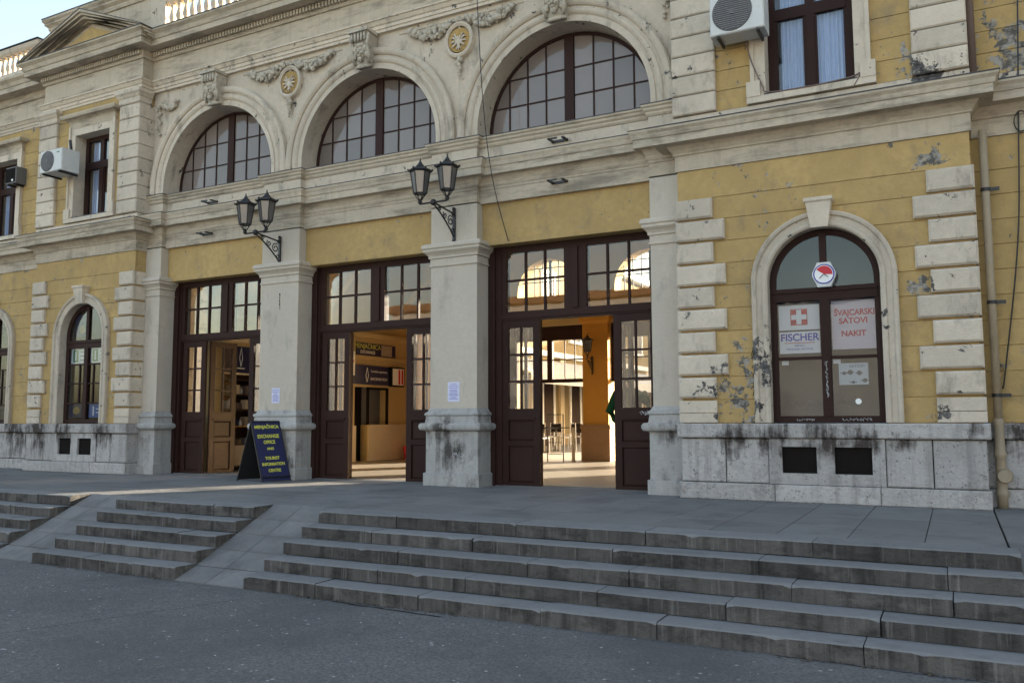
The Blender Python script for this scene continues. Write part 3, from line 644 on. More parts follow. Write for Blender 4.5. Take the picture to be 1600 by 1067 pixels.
# --- upper storey of the wings
UZ = [4.985 + .2695 * k for k in range(10)]; UZ[-1] = 7.42
def upper(x0, x1, wx, wy=YW, pil=True):
    ow, z0w, z1w = .53, 5.09, 6.80
    bk = MB(); y0, y1 = wy + .02, wy + .5
    bk.box(x0 + .01, wx - ow, y0, y1, 4.9, 7.45); bk.box(wx + ow, x1 - .01, y0, y1, 4.9, 7.45); bk.box(wx - ow, wx + ow, y0, y1, 4.9, z0w); bk.box(wx - ow, wx + ow, y0, y1, z1w, 7.45)
    SP('wall_core', bk, m_yel)
    for k in range(9):
        za, zb = UZ[k] + .004, UZ[k + 1] - .004
        for a, b in ((x0 + .004, wx - .6), (wx + .6, x1 - .004)):
            if za > z1w + .1: a, b = (x0 + .004, x1 - .004)
            SP('plaster_course', MB().box(a, b, wy, wy + .03, za, zb), m_yel)
            if za > z1w + .1: break
    if pil:
        for a, b in ((x0 - .03, x0 + .55), (x1 - .55, x1 + .03)):
            for k in range(8):
                SP('pilaster_block', MB().block(a, b, UZ[k] + .006, (UZ[k + 1] if k < 7 else 7.16) - .006, wy - .07, wy + .31, .016), m_crm)
            SP('pilaster_capital', MB().sweep([(-.2, 7.155), (.01, 7.155), (.025, 7.18), (.01, 7.2), (.01, 7.27), (.03, 7.29), (.05, 7.33), (.075, 7.36), (.075, 7.42), (-.2, 7.42)], [(a, wy + .2), (a, wy - .07), (b, wy - .07), (b, wy + .2)]), m_crm)
    # surround
    su = MB(); s0, s1 = wx - .71, wx + .71
    su.box(s0, wx - ow + .004, wy - .045, wy + .25, z0w - .02, z1w + .14); su.box(wx + ow - .004, s1, wy - .045, wy + .25, z0w - .02, z1w + .14); su.box(wx - ow + .005, wx + ow - .005, wy - .044, wy + .25, z1w - .004, z1w + .139)
    su.box(s0, s0 + .05, wy - .07, wy - .044, z0w, z1w + .19); su.box(s1 - .05, s1, wy - .07, wy - .044, z0w, z1w + .19)
    su.box(s0 - .05, s1 + .05, wy - .075, wy + .03, 4.99, z0w - .02); su.box(s0 - .05, s0 + .12, wy - .083, wy + .0, z0w - .019, z0w + .18); su.box(s1 - .12, s1 + .05, wy - .083, wy + .0, z0w - .02, z0w + .18)
    so_ = SP('window_surround', su, m_crm)
    part('hood', MB().sweep([(-.03, 6.94), (.0, 6.94), (.02, 7.09), (.06, 7.12), (.13, 7.13), (.15, 7.17), (.15, 7.2), (-.03, 7.22)], [(s0 + .02, wy + .02), (s0 + .02, wy - .05), (s1 - .02, wy - .05), (s1 - .02, wy + .02)]), m_corn, so_)
    yf = wy + .20
    mb = MB(); mb.box(wx - ow, wx - ow + .10, yf, yf + .07, z0w, z1w); mb.box(wx + ow - .10, wx + ow, yf, yf + .07, z0w, z1w); mb.box(wx - ow, wx + ow, yf - .002, yf + .072, z0w, z0w + .09); mb.box(wx - ow, wx + ow, yf - .002, yf + .072, z1w - .09, z1w)
    mb.box(wx - ow + .1, wx + ow - .1, yf - .012, yf + .068, 6.12, 6.27); mb.box(wx - .055, wx + .055, yf - .01, yf + .06, z0w + .09, z1w - .09)
    f = SP('upper_window', mb, m_wood); lining = MB()
    for a, b in ((wx - ow + .1, wx - .055), (wx + .055, wx + ow - .1)):
        part('pane', MB().box(a, b, yf + .02, yf + .026, z0w + .09, 6.12), g_clear, f); part('pane', MB().box(a, b, yf + .02, yf + .026, 6.27, z1w - .09), g_clear, f)
        part('sash', MB().box(a, a + .03, yf + .005, yf + .02, z0w + .09, 6.12).box(b - .03, b, yf + .005, yf + .02, z0w + .09, 6.12), m_wood, f)
        n = 40; top = []; bot = []
        xa, xb = (a + .02, b) if a > wx else (a + .06, b)
        for k in range(n + 1):
            x = xa + (xb - xa) * k / n; y = yf + .09 + .022 * math.sin(k * 1.1) + .012 * math.sin(k * .43 + a)
            top.append((x, y, z1w)); bot.append((x, y, z0w))
        part('curtain', MB().quads(bot, top), m_curt, f, smooth=True)
    part('room_back', MB().box(wx - ow, wx + ow, yf + .5, yf + .52, z0w, z1w), m_grey, f)
    SP('sill_board', MB().box(wx - ow - .02, wx + ow + .02, wy - .06, yf, z0w - .019, z0w + .004), m_lead)
upper(XR0, XR1, -1.41); upper(XLL, XL, -15.13)
SP('corner_return', MB().box(XL - .4, XL - .02, YW + .2, .3, 4.9, 7.42), m_crm)
# --- recessed outer walls (left and right of the wings)
YR = .10
def outer(x0, x1, wins, uw=()):
    for wx in wins or [None]: pass
    if wins:
        n = len(wins); ed = [x0] + [(wins[i] + wins[i + 1]) / 2 for i in range(n - 1)] + [x1]
        for i, wx in enumerate(wins):
            wing(ed[i], ed[i + 1], wx, YR, False, False); arched_window(wx, YR, 1)
            plinth(ed[i], ed[i + 1], wx, YR, False); upper(ed[i], ed[i + 1], wx + .1, YR, False)
    else:
        wing(x0, x1, None, YR, False, False); plinth(x0, x1, None, YR, False)
        bk = MB().box(x0, x1, YR + .02, YR + .4, 4.7, 7.45); SP('wall_core', bk, m_yel)
        for k in range(9): SP('plaster_course', MB().box(x0 + .003, x1, YR, YR + .03, UZ[k] + .004, UZ[k + 1] - .004), m_yel)
    pth = [(x0, YR), (x1, YR)]
    SP('outer_cornice', MB().sweep(wc, pth), m_corn); SP('flashing', MB().sweep([(-.2, 4.836), (.318, 4.802), (.318, 4.815), (-.2, 4.85)], pth), m_lead)
    SP('upper_base_course', MB().sweep([(-.3, 4.85), (.035, 4.85), (.035, 4.97), (.0, 4.985), (-.3, 4.985)], pth), m_crm)
    SP('upper_architrave', MB().sweep(ent, pth), m_crm); SP('upper_frieze', MB().sweep([(-.5, 7.642), (0, 7.642), (0, 8.06), (-.5, 8.06)], pth), m_corn)
    SP('upper_cornice', MB().sweep([(-.5, 8.062), (.03, 8.062), (.05, 8.10), (.055, 8.215), (.10, 8.22), (.29, 8.225), (.29, 8.33), (.31, 8.335), (.34, 8.41), (.40, 8.46), (.40, 8.49), (-.5, 8.53)], pth), m_corn)
outer(-26.0, XLL + .05, [-18.78 - 3.6, -18.78])
outer(XR1 - .05, 9.0, [])
# --- pediment over the left wing
px0, px1, pz0, pxa, pza = XLL - .40, XL + .42, 8.50, -15.20, 9.24
pd = SP('pediment', MB().prism([(XLL + .1, 8.53), (XL - .1, 8.53), (pxa, 9.08)], YW - .12, .25), m_corn)
part('tympanum', MB().prism([(pxa - 1.0, 8.60), (pxa + 1.0, 8.60), (pxa, 8.96)], YW - .135, YW - .10), m_yel, pd)
for t0, t1, yy in ((.0, .055, -.40), (.055, .11, -.36), (.11, .165, -.30), (.165, .20, -.20)):
    for s_ in (-1, 1):
        e = px0 if s_ < 0 else px1
        def pt(t, u):
            x = pxa + (e - pxa) * u; z = pza + (pz0 - pza) * u - t; return (x, z)
        a, b, c_, d = pt(t0, 0), pt(t0, 1), pt(t1, 1 - .02), pt(t1, 0)
        pl = [a, b, (e - s_ * (t1) * .3, max(8.50, c_[1])), d] if s_ < 0 else [a, d, (e - s_ * t1 * .3, max(8.50, c_[1])), b]
        part('raking_moulding', MB().prism(pl, YW + yy, .25), m_corn, pd)
        if t0 == 0: part('flashing', MB().prism([(a[0], a[1] + .001), (b[0] + s_ * .01, b[1] + .001), (b[0] + s_ * .01, b[1] + .014), (a[0], a[1] + .016)][::(1 if s_ > 0 else -1)], YW + yy - .01, .25), m_lead, pd)
# --- parapet and balustrades
pr = SP('parapet', MB().box(-17.53, -13.80, .30, .8, 8.50, 9.66), m_corn)
part('parapet_coping', MB().sweep([(-.4, 9.66), (.03, 9.66), (.05, 9.71), (.05, 9.74), (.11, 9.79), (.11, 9.83), (.15, 9.87), (.15, 9.92), (-.4, 9.94)], [(-17.53, .8), (-17.53, .30), (-13.80, .30), (-13.8, .8)]), m_corn, pr)
part('flashing', MB().sweep([(-.3, 9.941), (.16, 9.922), (.16, 9.94), (-.3, 9.96)], [(-17.53, .8), (-17.53, .30), (-13.80, .30), (-13.8, .8)]), m_lead, pr)
bal_me = None
def balustrade(x0, x1, y, z0, label=None):
    global bal_me
    root = part('balustrade', MB().box(x0, x1, y - .10, y + .12, z0, z0 + .10), m_crm, ST)
    part('rail', MB().sweep([(-.12, z0 + .55), (.06, z0 + .55), (.10, z0 + .60), (.12, z0 + .68), (-.12, z0 + .71)], [(x0, y), (x1, y)]), m_crm, root)
    part('flashing', MB().box(x0, x1, y - .13, y + .1, z0 + .712, z0 + .725), m_lead, root)
    if bal_me is None:
        b = MB().lathe([(.055, 0), (.055, .03), (.03, .05), (.035, .07), (.068, .16), (.06, .22), (.03, .33), (.028, .37), (.045, .40), (.05, .45)], (0, 0, 0), 10)
        bal_me = bpy.data.meshes.new('baluster'); bal_me.from_pydata(b.v, [], b.f); bal_me.materials.append(m_crm)
        for p in bal_me.polygons: p.use_smooth = True
    n = int((x1 - x0) / .19)
    for k in range(n):
        o = link('baluster', bal_me, root); o.location = Vector((x0 + .1 + k * .19, y, z0 + .10)) - WL[root.name]
balustrade(-24.0, -17.55, .12, 8.72)
balustrade(-13.35, -10.6, .0, 8.60)
SP('balustrade_post', MB().box(-13.78, -13.36, -.08, .3, 8.50, 9.4), m_crm)
SP('balustrade_plinth', MB().box(-26, -17.53, .0, .4, 8.50, 8.72).box(-13.36, -3, -.1, .4, 8.50, 8.60), m_corn)
# --- body of the building behind the front (closes the hall off from the sky)
SP('roof_slab', MB().box(-26, 9, .55, 8.2, 7.35, 8.5), m_corn)
SP('wing_body', MB().box(-2.6, 14, .62, 8.2, .0, 7.35).box(-26, -16.9, .62, 8.2, 0, 7.35), m_corn)
SP('right_block', MB().box(9.0, 14, .12, 8.2, 0, 8.5), m_yel)

# ================================================================== DOOR BAYS
FY = .40
def leaf(x0, x1, z0, z1, y, m, parent_name='door_leaf', th=.05, graff=False):
    """one tall glazed leaf: six panes over two panels, in its own world-space box"""
    st = .105; gz0, gz1 = 1.16, 2.39
    mb = MB(); mb.box(x0, x0 + st, y, y + th, z0, z1); mb.box(x1 - st, x1, y, y + th, z0, z1)
    for a, b in ((z0, .06), (.60, .68), (.98, 1.16), (gz1, z1)): mb.box(x0 + st, x1 - st, y, y + th, a, b)
    L = SP(parent_name, mb, m)
    for a, b in ((.06, .60), (.68, .98)):
        part('door_panel', MB().block(x0 + st - .005, x1 - st + .005, a - .005, b + .005, y + .018, y + .04, .03, .012), m, L)
    part('ledge', MB().box(x0 + st - .03, x1 - st + .03, y - .02, y - .001, 1.0, 1.035), m, L)
    g0, g1 = x0 + st, x1 - st; xm = (g0 + g1) / 2; hgt = (gz1 - gz0) / 3
    part('glazing_bar', MB().box(xm - .014, xm + .014, y + .003, y + th - .003, gz0, gz1), m, L)
    for k in (1, 2): part('glazing_bar', MB().box(g0, g1, y + .006, y + th - .006, gz0 + k * hgt - .014, gz0 + k * hgt + .014), m, L)
    for k in range(3):
        for a, b in ((g0, xm - .014), (xm + .014, g1)): part('pane', MB().box(a, b, y + .022, y + .027, gz0 + k * hgt + (.014 if k else 0), gz0 + (k + 1) * hgt - (.014 if k < 2 else 0)), g_clear, L)
    return L
def swing(L, hx, hy, deg):   # rotate a leaf (built in world space) about a vertical hinge
    b = WL[L.name]; h = Vector((hx, hy, 0)) - Vector((b.x, b.y, 0))
    Mx = Matrix.Translation(h) @ Matrix.Rotation(R(deg), 4, 'Z') @ Matrix.Translation(-h)
    L.matrix_local = Mx
for i, (a, b) in enumerate(bays):
    c = (a + b) / 2; a_, b_ = a + .002, b - .002
    # measured layout relative to the bay centre
    gl = [(c - 1.10, c - .13 + .0), (c + .21, c + 1.20)] if i == 2 else [(c - 1.12, c - .12), (c + .17, c + 1.14)]
    if i == 2: gl = [(-6.03, -5.06), (-4.70, -3.72)]
    if i == 1: gl = [(-9.63, -8.63), (-8.34, -7.35)]
    if i == 0: gl = [(-13.08, -12.13), (-11.83, -10.88)]
    tb0, tb1, tg0, tg1 = 2.50, 2.64, 2.655, 3.55
    mb = MB()
    lx, rx = gl[0][0] - .08, gl[1][1] + .08
    mb.box(a_, lx, FY - .02, FY + .20, 0, 3.657); mb.box(rx, b_, FY - .02, FY + .20, 0, 3.657)     # jambs
    mb.box(a_ + .001, a_ + .12, FY - .06, FY - .021, 0, 3.656); mb.box(b_ - .12, b_ - .001, FY - .06, FY - .021, 0, 3.656)
    mb.box(lx + .001, rx - .001, FY - .012, FY + .12, tb0, tb1); mb.box(lx, rx, FY - .03, FY - .013, tb0 + .03, tb0 + .075)
    mb.box(lx + .001, rx - .001, FY - .010, FY + .12, tg1, 3.656)
    mb.box(gl[0][1], gl[1][0], FY - .008, FY + .12, tb1 + .001, tg1 - .001); cm = (gl[0][1] + gl[1][0]) / 2; mb.box(cm - .05, cm + .05, FY - .035, FY - .009, tb1, tg1)
    mb.box(lx + .001, gl[0][0], FY - .008, FY + .12, tb1 + .001, tg1 - .001); mb.box(gl[1][1], rx - .001, FY - .008, FY + .12, tb1 + .001, tg1 - .001)
    T = SP('door_frame', mb, m_wood)
    for ga, gb in gl:
        wd = (gb - ga) / 3; zm = 3.12
        for k in (1, 2): part('glazing_bar', MB().box(ga + k * wd - .016, ga + k * wd + .016, FY, FY + .05, tb1, tg1), m_wood, T)
        part('glazing_bar', MB().box(ga, gb, FY + .004, FY + .046, zm - .016, zm + .016), m_wood, T)
        for k in range(3):
            for za, zb in ((tb1, zm - .016), (zm + .016, tg1)):
                part('pane', MB().box(ga + k * wd + (.016 if k else 0), ga + (k + 1) * wd - (.016 if k < 2 else 0), FY + .02, FY + .026, za, zb), g_clear, T)
    lw = .61
    ll = {2: (-6.11, -5.48), 1: (-9.66, -9.07), 0: (-13.09, -12.50)}[i]; rl = {2: (-4.29, -3.64), 1: (-7.89, -7.25), 0: (-11.37, -10.80)}[i]
    l1 = leaf(ll[0], ll[1], .012, tb0 - .004, FY, m_wood); r1 = leaf(rl[0], rl[1], .012, tb0 - .004, FY, m_wood)
    # second pair of leaves, opened into the hall
    if i == 0:
        q = leaf(ll[1] + .01, ll[1] + .60, .014, tb0 - .006, FY + .06, m_wood2); swing(q, ll[1] + .01, FY + .1, 84)
        q['label'] = 'worn reddish brown door leaf standing ajar'
    else:
        q = leaf(ll[1] + .01, ll[1] + .60, .014, tb0 - .006, FY + .08, m_wood); swing(q, ll[1] + .0, FY + .10, 170)
    q = leaf(rl[0] - .60, rl[0] - .01, .014, tb0 - .006, FY + .06, m_wood); swing(q, rl[0] - .005, FY + .10, -95 if i == 2 else -171)
    SP('threshold', MB().box(a_, b_, FY - .05, FY + .2, 0, .010), m_pave)

# scribbles: small painted marks
def scribble(name, x0, x1, z0, z1, y, parent, seed, n=9, r=.004, m=None, vert=False):
    rd = random.Random(seed); mb = MB(); pts_ = []
    for k in range(n):
        t = (k + .5) / n; cx = x0 + (x1 - x0) * (t if not vert else .5); cz = z0 + (z1 - z0) * (t if vert else .5); s_ = (z1 - z0) * .45 if not vert else (x1 - x0) * .5
        pts_ = pts_ + [(cx + rd.uniform(-1, 1) * s_ * .6, y, cz + rd.uniform(-1, 1) * s_) for _ in range(4)]
    mb.tube(pts_, r * .8, 4)
    return part(name, mb, m or m_scr, parent)
scribble('graffiti', -3.70, -3.665, 1.15, 1.85, FY - .004, ST, 5, 14, .005, vert=True)
scribble('graffiti', -3.90, -3.72, 1.03, 1.13, FY - .004, ST, 6, 8, .006)
scribble('graffiti', -1.72, -1.5, .965, 1.0, YW + .10, ST, 8, 8, .003); scribble('graffiti', -1.2, -.86, .965, 1.01, YW + .10, ST, 9, 9, .003)
scribble('graffiti', -1.38, -1.32, 1.25, 1.7, YW + .087, ST, 10, 14, .003, vert=True)
scribble('graffiti', -6.72, -6.5, .42, .52, -.048, ST, 12, 6, .006); scribble('graffiti', -2.25, -2.12, 1.25, 1.95, YW - .003, ST, 14, 14, .006, m=m_blk, vert=True)
scribble('graffiti', -10.31, -10.27, 2.9, 3.2, -.003, ST, 15, 5, .006, m=m_blk, vert=True)

# ================================================================== HALL INTERIOR (part of the station)
HL, HR, HB = -12.75, -2.6, 7.85
SP('hall_floor', MB().box(-16.8, -2.6, .70, 8.3, -.02, .006), m_hflr)
SP('hall_side_wall', MB().box(HR - .1, HR, .62, 7.84, 0, 7.35), m_hall)
SP('hall_ceiling', MB().box(-16.8, -2.6, .62, 8.2, 6.30, 6.5), m_hall)
SP('hall_front_wall', MB().box(-13.4, -2.6, .621, .70, 3.66, 5.36), m_hall)
# back wall: piers, lintels, lunettes
ops = [-8.86, -6.24, -3.62]; hw = .985
bw = MB()
xs_ = [-13.0] + [v for o in ops for v in (o - hw, o + hw)] + [-2.6]
for k in range(0, len(xs_), 2):
    a, b = xs_[k], xs_[k + 1]
    if b > a + .01:
        bw.box(a, b, HB, HB + .4, 0, 6.4)
        p_ = SP('hall_pier', MB().box(a + .001, b - .001, HB - .14, HB + .0, .87, 3.28), m_oran)
        part('pier_dado', MB().sweep([(-.1, 0), (.04, 0), (.04, .76), (.06, .78), (.05, .87), (-.1, .87)], [(a, HB), (a, HB - .14), (b, HB - .14), (b, HB)]), m_ohb, p_)
        part('capital', MB().sweep([(-.1, 3.28), (.01, 3.28), (.06, 3.36), (.07, 3.45), (-.1, 3.46)], [(a, HB), (a, HB - .14), (b, HB - .14), (b, HB)]), m_oran, p_)
for o in ops:
    r = .84; seg = 16; z0 = 4.06; arc = [(o + r * math.cos(math.pi * k / seg), z0 + .1 + r * math.sin(math.pi * k / seg)) for k in range(seg + 1)]
    for (xa, za), (xb, zb) in zip(arc, arc[1:]): bw.prism([(xb, zb), (xa, za), (xa, 6.4), (xb, 6.4)], HB, HB + .4)
    bw.box(o - hw, o - r, HB, HB + .4, 3.3, 6.4); bw.box(o + r, o + hw, HB, HB + .4, 3.3, 6.4); bw.box(o - r, o + r, HB, HB + .4, 3.3, z0)
    f = MB()
    for z_ in (4.45, 4.80): f.box(o - r, o + r, HB + .18, HB + .2, z_ - .012, z_ + .012)
    for k in range(-3, 4):
        if k == 0: f.box(o - .04, o + .04, HB + .17, HB + .21, z0, 4.98)
        else: f.box(o + k * .22 - .012, o + k * .22 + .012, HB + .18, HB + .2, z0, z0 + .1 + math.sqrt(max(0, r * r - (k * .22) ** 2)))
    L = SP('hall_lunette', f, m_wood)
    part('pane', MB().prism([(o - r, z0)] + [(o + r, z0)] + arc, HB + .21, HB + .216), g_hall, L)
    t = MB(); t.box(o - hw, o + hw, HB + .1, HB + .25, 1.90, 1.985); t.box(o - hw, o + hw, HB + .1, HB + .25, 2.955, 3.3); t.box(o - hw, o - hw + .06, HB + .1, HB + .25, 1.985, 2.955); t.box(o + hw - .06, o + hw, HB + .1, HB + .25, 1.985, 2.955)
    t.box(o - .07, o + .07, HB + .1, HB + .2, 1.985, 2.955); t.box(o - hw, o + hw, HB + .15, HB + .17, 2.45, 2.48)
    for s_ in (-1, 1):
        for k in (1, 2): t.box(o + s_ * (.12 + k * .268) - .012, o + s_ * (.12 + k * .268) + .012, HB + .15, HB + .17, 1.985, 2.955)
    T = SP('hall_door_frame', t, m_wood); part('pane', MB().box(o - hw, o + hw, HB + .18, HB + .186, 1.985, 2.955), g_hall, T)
SP('hall_back_wall', bw, m_hall)
# side wall of shops (plane X = HL)
sw = MB(); sw.box(HL - .3, HL, .9, 1.05, 0, 6.4); sw.box(HL - .3, HL, 2.3, 5.2, 0, 6.4); sw.box(HL - .3, HL, 5.2, 6.55, 1.80, 6.4); sw.box(HL - .3, HL, 6.55, 7.84, 0, 6.4); sw.box(HL - .3, HL, 5.70, 6.55, 0, .87); sw.box(HL - .3, HL, 1.05, 2.3, 2.7, 6.4)
SP('hall_shop_wall', sw, m_hall)
cn = MB().sweep([(-.05, 3.0), (.10, 3.0), (.14, 3.05), (.20, 3.08), (.20, 3.14), (-.05, 3.18)], [(HL, 7.8), (HL, .95)][::-1])
SP('shop_cornice', MB().box(HL, HL + .14, 1.0, 7.8, 3.0, 3.12).box(HL, HL + .08, 1.0, 7.8, 2.48, 2.56), m_hall)
SP('shop_dado', MB().box(HL, HL + .06, 5.70, 7.8, 0, .84).box(HL, HL + .12, 5.70, 7.8, .84, .88).box(HL, HL + .06, 2.35, 5.2, 0, .86), m_beig)
SP('shop_window', MB().box(HL - .04, HL + .01, 5.70, 5.76, .88, 1.78).box(HL - .04, HL + .01, 6.49, 6.55, .88, 1.78).box(HL - .04, HL + .01, 5.70, 6.55, 1.74, 1.80), m_dark)
SP('shop_doorway', MB().box(HL - .25, HL - .2, 5.2, 5.72, 0, 1.8), m_dark)
SP('shop_interior', MB().box(HL - .28, HL - .26, 5.7, 6.55, .88, 1.8), m_grey)
for y in (2.6, 4.2, 6.9): SP('ceiling_beam', MB().add([(HL, y, 3.6), (HL, y + .14, 3.6), (HL + 1.3, y + .14, 4.9), (HL + 1.3, y, 4.9), (HL, y, 3.75), (HL, y + .14, 3.75), (HL + 1.3, y + .14, 5.05), (HL + 1.3, y, 5.05)],
                         [(0, 3, 2, 1), (4, 5, 6, 7), (0, 1, 5, 4), (1, 2, 6, 5), (2, 3, 7, 6), (3, 0, 4, 7)]), m_hall)
RX = (R(90), 0, R(90))     # lettering that faces +X
SP('sun_blocking_partition', MB().box(HL + .001, -11.25, 2.42, 2.52, .007, 3.7), m_hall)  # partition added to keep the sun off the shop shelves
single('litter_bin', MB().lathe([(.12, 0), (.15, .3), (.13, .32), (.001, .32)], (-12.45, 7.05, .006), 12), m_red, 'small red bin at the foot of the kiosk wall', 'bin', (-12.45, 7.05, .006))
# signs on the shop wall: things that hang there
s = empty('shop_sign', (HL + .03, 6.0, 2.71), 'long board with yellow and white lettering above the kiosk, seen through the middle door', 'sign')
part('sign_board', MB().box(HL + .005, HL + .03, 5.22, 6.80, 2.57, 2.88), m_navy, s)
text('lettering', 'MENJAČNICA', .17, (HL + .033, 5.65, 2.79), m_ylw, s, RX, .002); text('lettering', 'EXCHANGE', .11, (HL + .033, 5.65, 2.65), m_wht, s, RX, .002)
part('picture_field', MB().box(HL + .031, HL + .034, 6.2, 6.65, 2.59, 2.86), m_met, s)
s = empty('shop_sign', (HL + .03, 5.8, 2.1), 'dark navy tourist board with a pale emblem and small lettering over the kiosk door', 'sign')
part('sign_board', MB().box(HL + .005, HL + .04, 5.08, 6.52, 1.86, 2.33), m_navy, s)
text('lettering', 'Turistička organizacija', .075, (HL + .043, 6.1, 2.19), m_wht, s, RX, .001); text('lettering', 'INFORMATION', .10, (HL + .043, 6.1, 2.0), m_wht, s, RX, .001)
part('emblem', MB().tube([(HL + .044, 5.62, 1.92), (HL + .044, 5.57, 2.08), (HL + .044, 5.62, 2.27), (HL + .044, 5.67, 2.08), (HL + .044, 5.62, 1.92)], .008, 5), m_wht, s)
s = empty('light_box', (HL + .1, 6.85, 2.08), 'small framed light box with red bars at the end of the navy boards', 'sign')
part('frame', MB().box(HL + .005, HL + .10, 6.56, 7.12, 1.84, 2.34), m_dark, s); part('face', MB().box(HL + .10, HL + .108, 6.60, 7.08, 1.88, 2.30), m_wht, s)
part('stripe', MB().box(HL + .108, HL + .111, 6.84, 6.92, 1.9, 2.28).box(HL + .108, HL + .111, 6.97, 7.05, 1.9, 2.28), m_red, s)
s = empty('hanging_board', (-11.9, 3.5, 2.3), 'small white board with a red mark hanging just inside the middle door', 'sign')
part('board', MB().box(-12.55, -12.53, 4.62, 4.92, 2.05, 2.62), m_wht, s); part('mark', MB().box(-12.53, -12.527, 4.76, 4.88, 2.35, 2.42), m_red, s); part('hanger', MB().box(-12.75, -12.55, 4.76, 4.78, 2.55, 2.57), m_iron, s)
s = empty('shop_sign', (HL, 1.6, 2.2), 'navy shop board with a white emblem behind the left door', 'sign')
part('sign_board', MB().box(HL + .005, HL + .04, 1.05, 2.3, 1.95, 2.52), m_navy, s)
part('emblem', MB().tube([(HL + .045, 1.5, 2.08), (HL + .045, 1.46, 2.25), (HL + .045, 1.5, 2.45), (HL + .045, 1.54, 2.25), (HL + .045, 1.5, 2.08)], .008, 5).box(HL + .041, HL + .045, 1.4, 1.6, 2.03, 2.05), m_wht, s)
# shop shelf unit in the left bay
s = empty('shelf_unit', (HL - .2, 1.67, 0), 'wooden shop shelves stacked with small goods behind the left door', 'shelves')
part('cabinet', MB().box(HL - .55, HL - .5, 1.05, 2.3, 0, 1.95).box(HL - .5, HL, 1.05, 1.08, 0, 1.95).box(HL - .5, HL, 2.27, 2.3, 0, 1.95), m_wood2, s)
for z_ in (.05, .5, .86, 1.2, 1.5, 1.8):
    part('shelf', MB().box(HL - .5, HL - .02, 1.08, 2.27, z_, z_ + .025), m_oran if z_ == .86 else m_wood2, s)
part('counter_front', MB().box(HL - .03, HL + .02, 1.08, 2.27, .1, .5), m_beig, s)
rd = random.Random(5)
for z_ in (.525, .885, 1.225, 1.525):
    for k in range(9):
        y = 1.13 + k * .125; h_ = rd.uniform(.09, .22); mm = rd.choice([m_wht2, m_pipe, m_navy, m_gold, m_grey, m_beig, m_wht2, m_pipe2])
        gd = single('goods_package' if rd.random() < .5 else 'bottle', (MB().box(HL - .2, HL - .06, y, y + rd.uniform(.06, .11), z_, z_ + h_) if k % 2 else MB().lathe([(.03, 0), (.03, h_ * .6), (.012, h_ * .8), (.012, h_)], (HL - .12, y + .05, z_), 8)), mm,
                    'small package or bottle on the shop shelves behind the left door', 'goods', (HL - .12, y + .05, z_), 'goods on the shop shelves')
for k, (a, b, zz) in enumerate(((2.05, 2.25, 1.35),)):
    single('price_note', MB().box(HL - .01, HL + .0, 1.25, 1.42, 1.28, 1.42), m_wht, 'white paper note stuck on the shelf front behind the left door', 'note', (HL, 1.33, 1.35))

# ================================================================== COURTYARD BEHIND
cy = single('courtyard_paving', MB().box(-40, 60, 8.25, 90, -.70, -.012), m_cpave, 'sunlit paved courtyard behind the hall', 'paving', (0, 0, 0), kind='structure'); del cy['category']
CX = -13.8
CB = empty('courtyard_building', (CX, 22, 0), 'pale yellow two storey building with tall windows along the courtyard', 'building')
part('wall', MB().box(CX - 5, CX, 8.6, 52, -.05, 8.0), m_court, CB)
part('cornice', MB().box(CX, CX + .35, 8.6, 52, 7.7, 8.0).box(CX, CX + .15, 8.6, 52, 3.4, 3.6), m_wht, CB)
for k in range(14):
    y = 10.0 + k * 2.6
    f = part('window', MB().box(CX, CX + .06, y - .12, y, 4.2, 6.6).box(CX, CX + .06, y + 1, y + 1.12, 4.2, 6.6).box(CX, CX + .08, y - .15, y + 1.15, 6.6, 6.75).box(CX, CX + .1, y - .15, y + 1.15, 4.08, 4.2), m_wht, CB)
    part('pane', MB().box(CX + .002, CX + .02, y, y + 1, 4.2, 6.6), m_grey, f)
    d = part('door', MB().box(CX, CX + .06, y - .14, y, -.01, 2.6).box(CX, CX + .06, y + .9, y + 1.04, -.01, 2.6), m_wht, CB)
    part('door_leaf', MB().box(CX + .002, CX + .03, y, y + .9, -.01, 2.6), m_wood, d)
    part('pilaster', MB().box(CX, CX + .1, y + 1.45, y + 1.8, -.01, 3.4), m_beig, CB)
aw = empty('awning', (CX, 19, 2.6), 'white cloth awning over the courtyard cafe tables', 'awning')
part('canopy', MB().add([(CX, 12, 3.25), (CX, 40, 3.25), (CX + 2.4, 40, 2.45), (CX + 2.4, 12, 2.45), (CX, 12, 3.20), (CX, 40, 3.20), (CX + 2.4, 40, 2.40), (CX + 2.4, 12, 2.40)],
                        [(0, 1, 2, 3), (7, 6, 5, 4), (0, 3, 7, 4), (3, 2, 6, 7), (2, 1, 5, 6)]), m_cloth, aw)
part('valance', MB().box(CX + 2.4, CX + 2.42, 12, 40, 2.12, 2.45), m_cloth, aw)
for k in range(6): part('awning_arm', MB().tube([(CX, 13 + k * 5, 2.5), (CX + 2.35, 13 + k * 5, 2.42)], .025, 6), m_iron, aw)
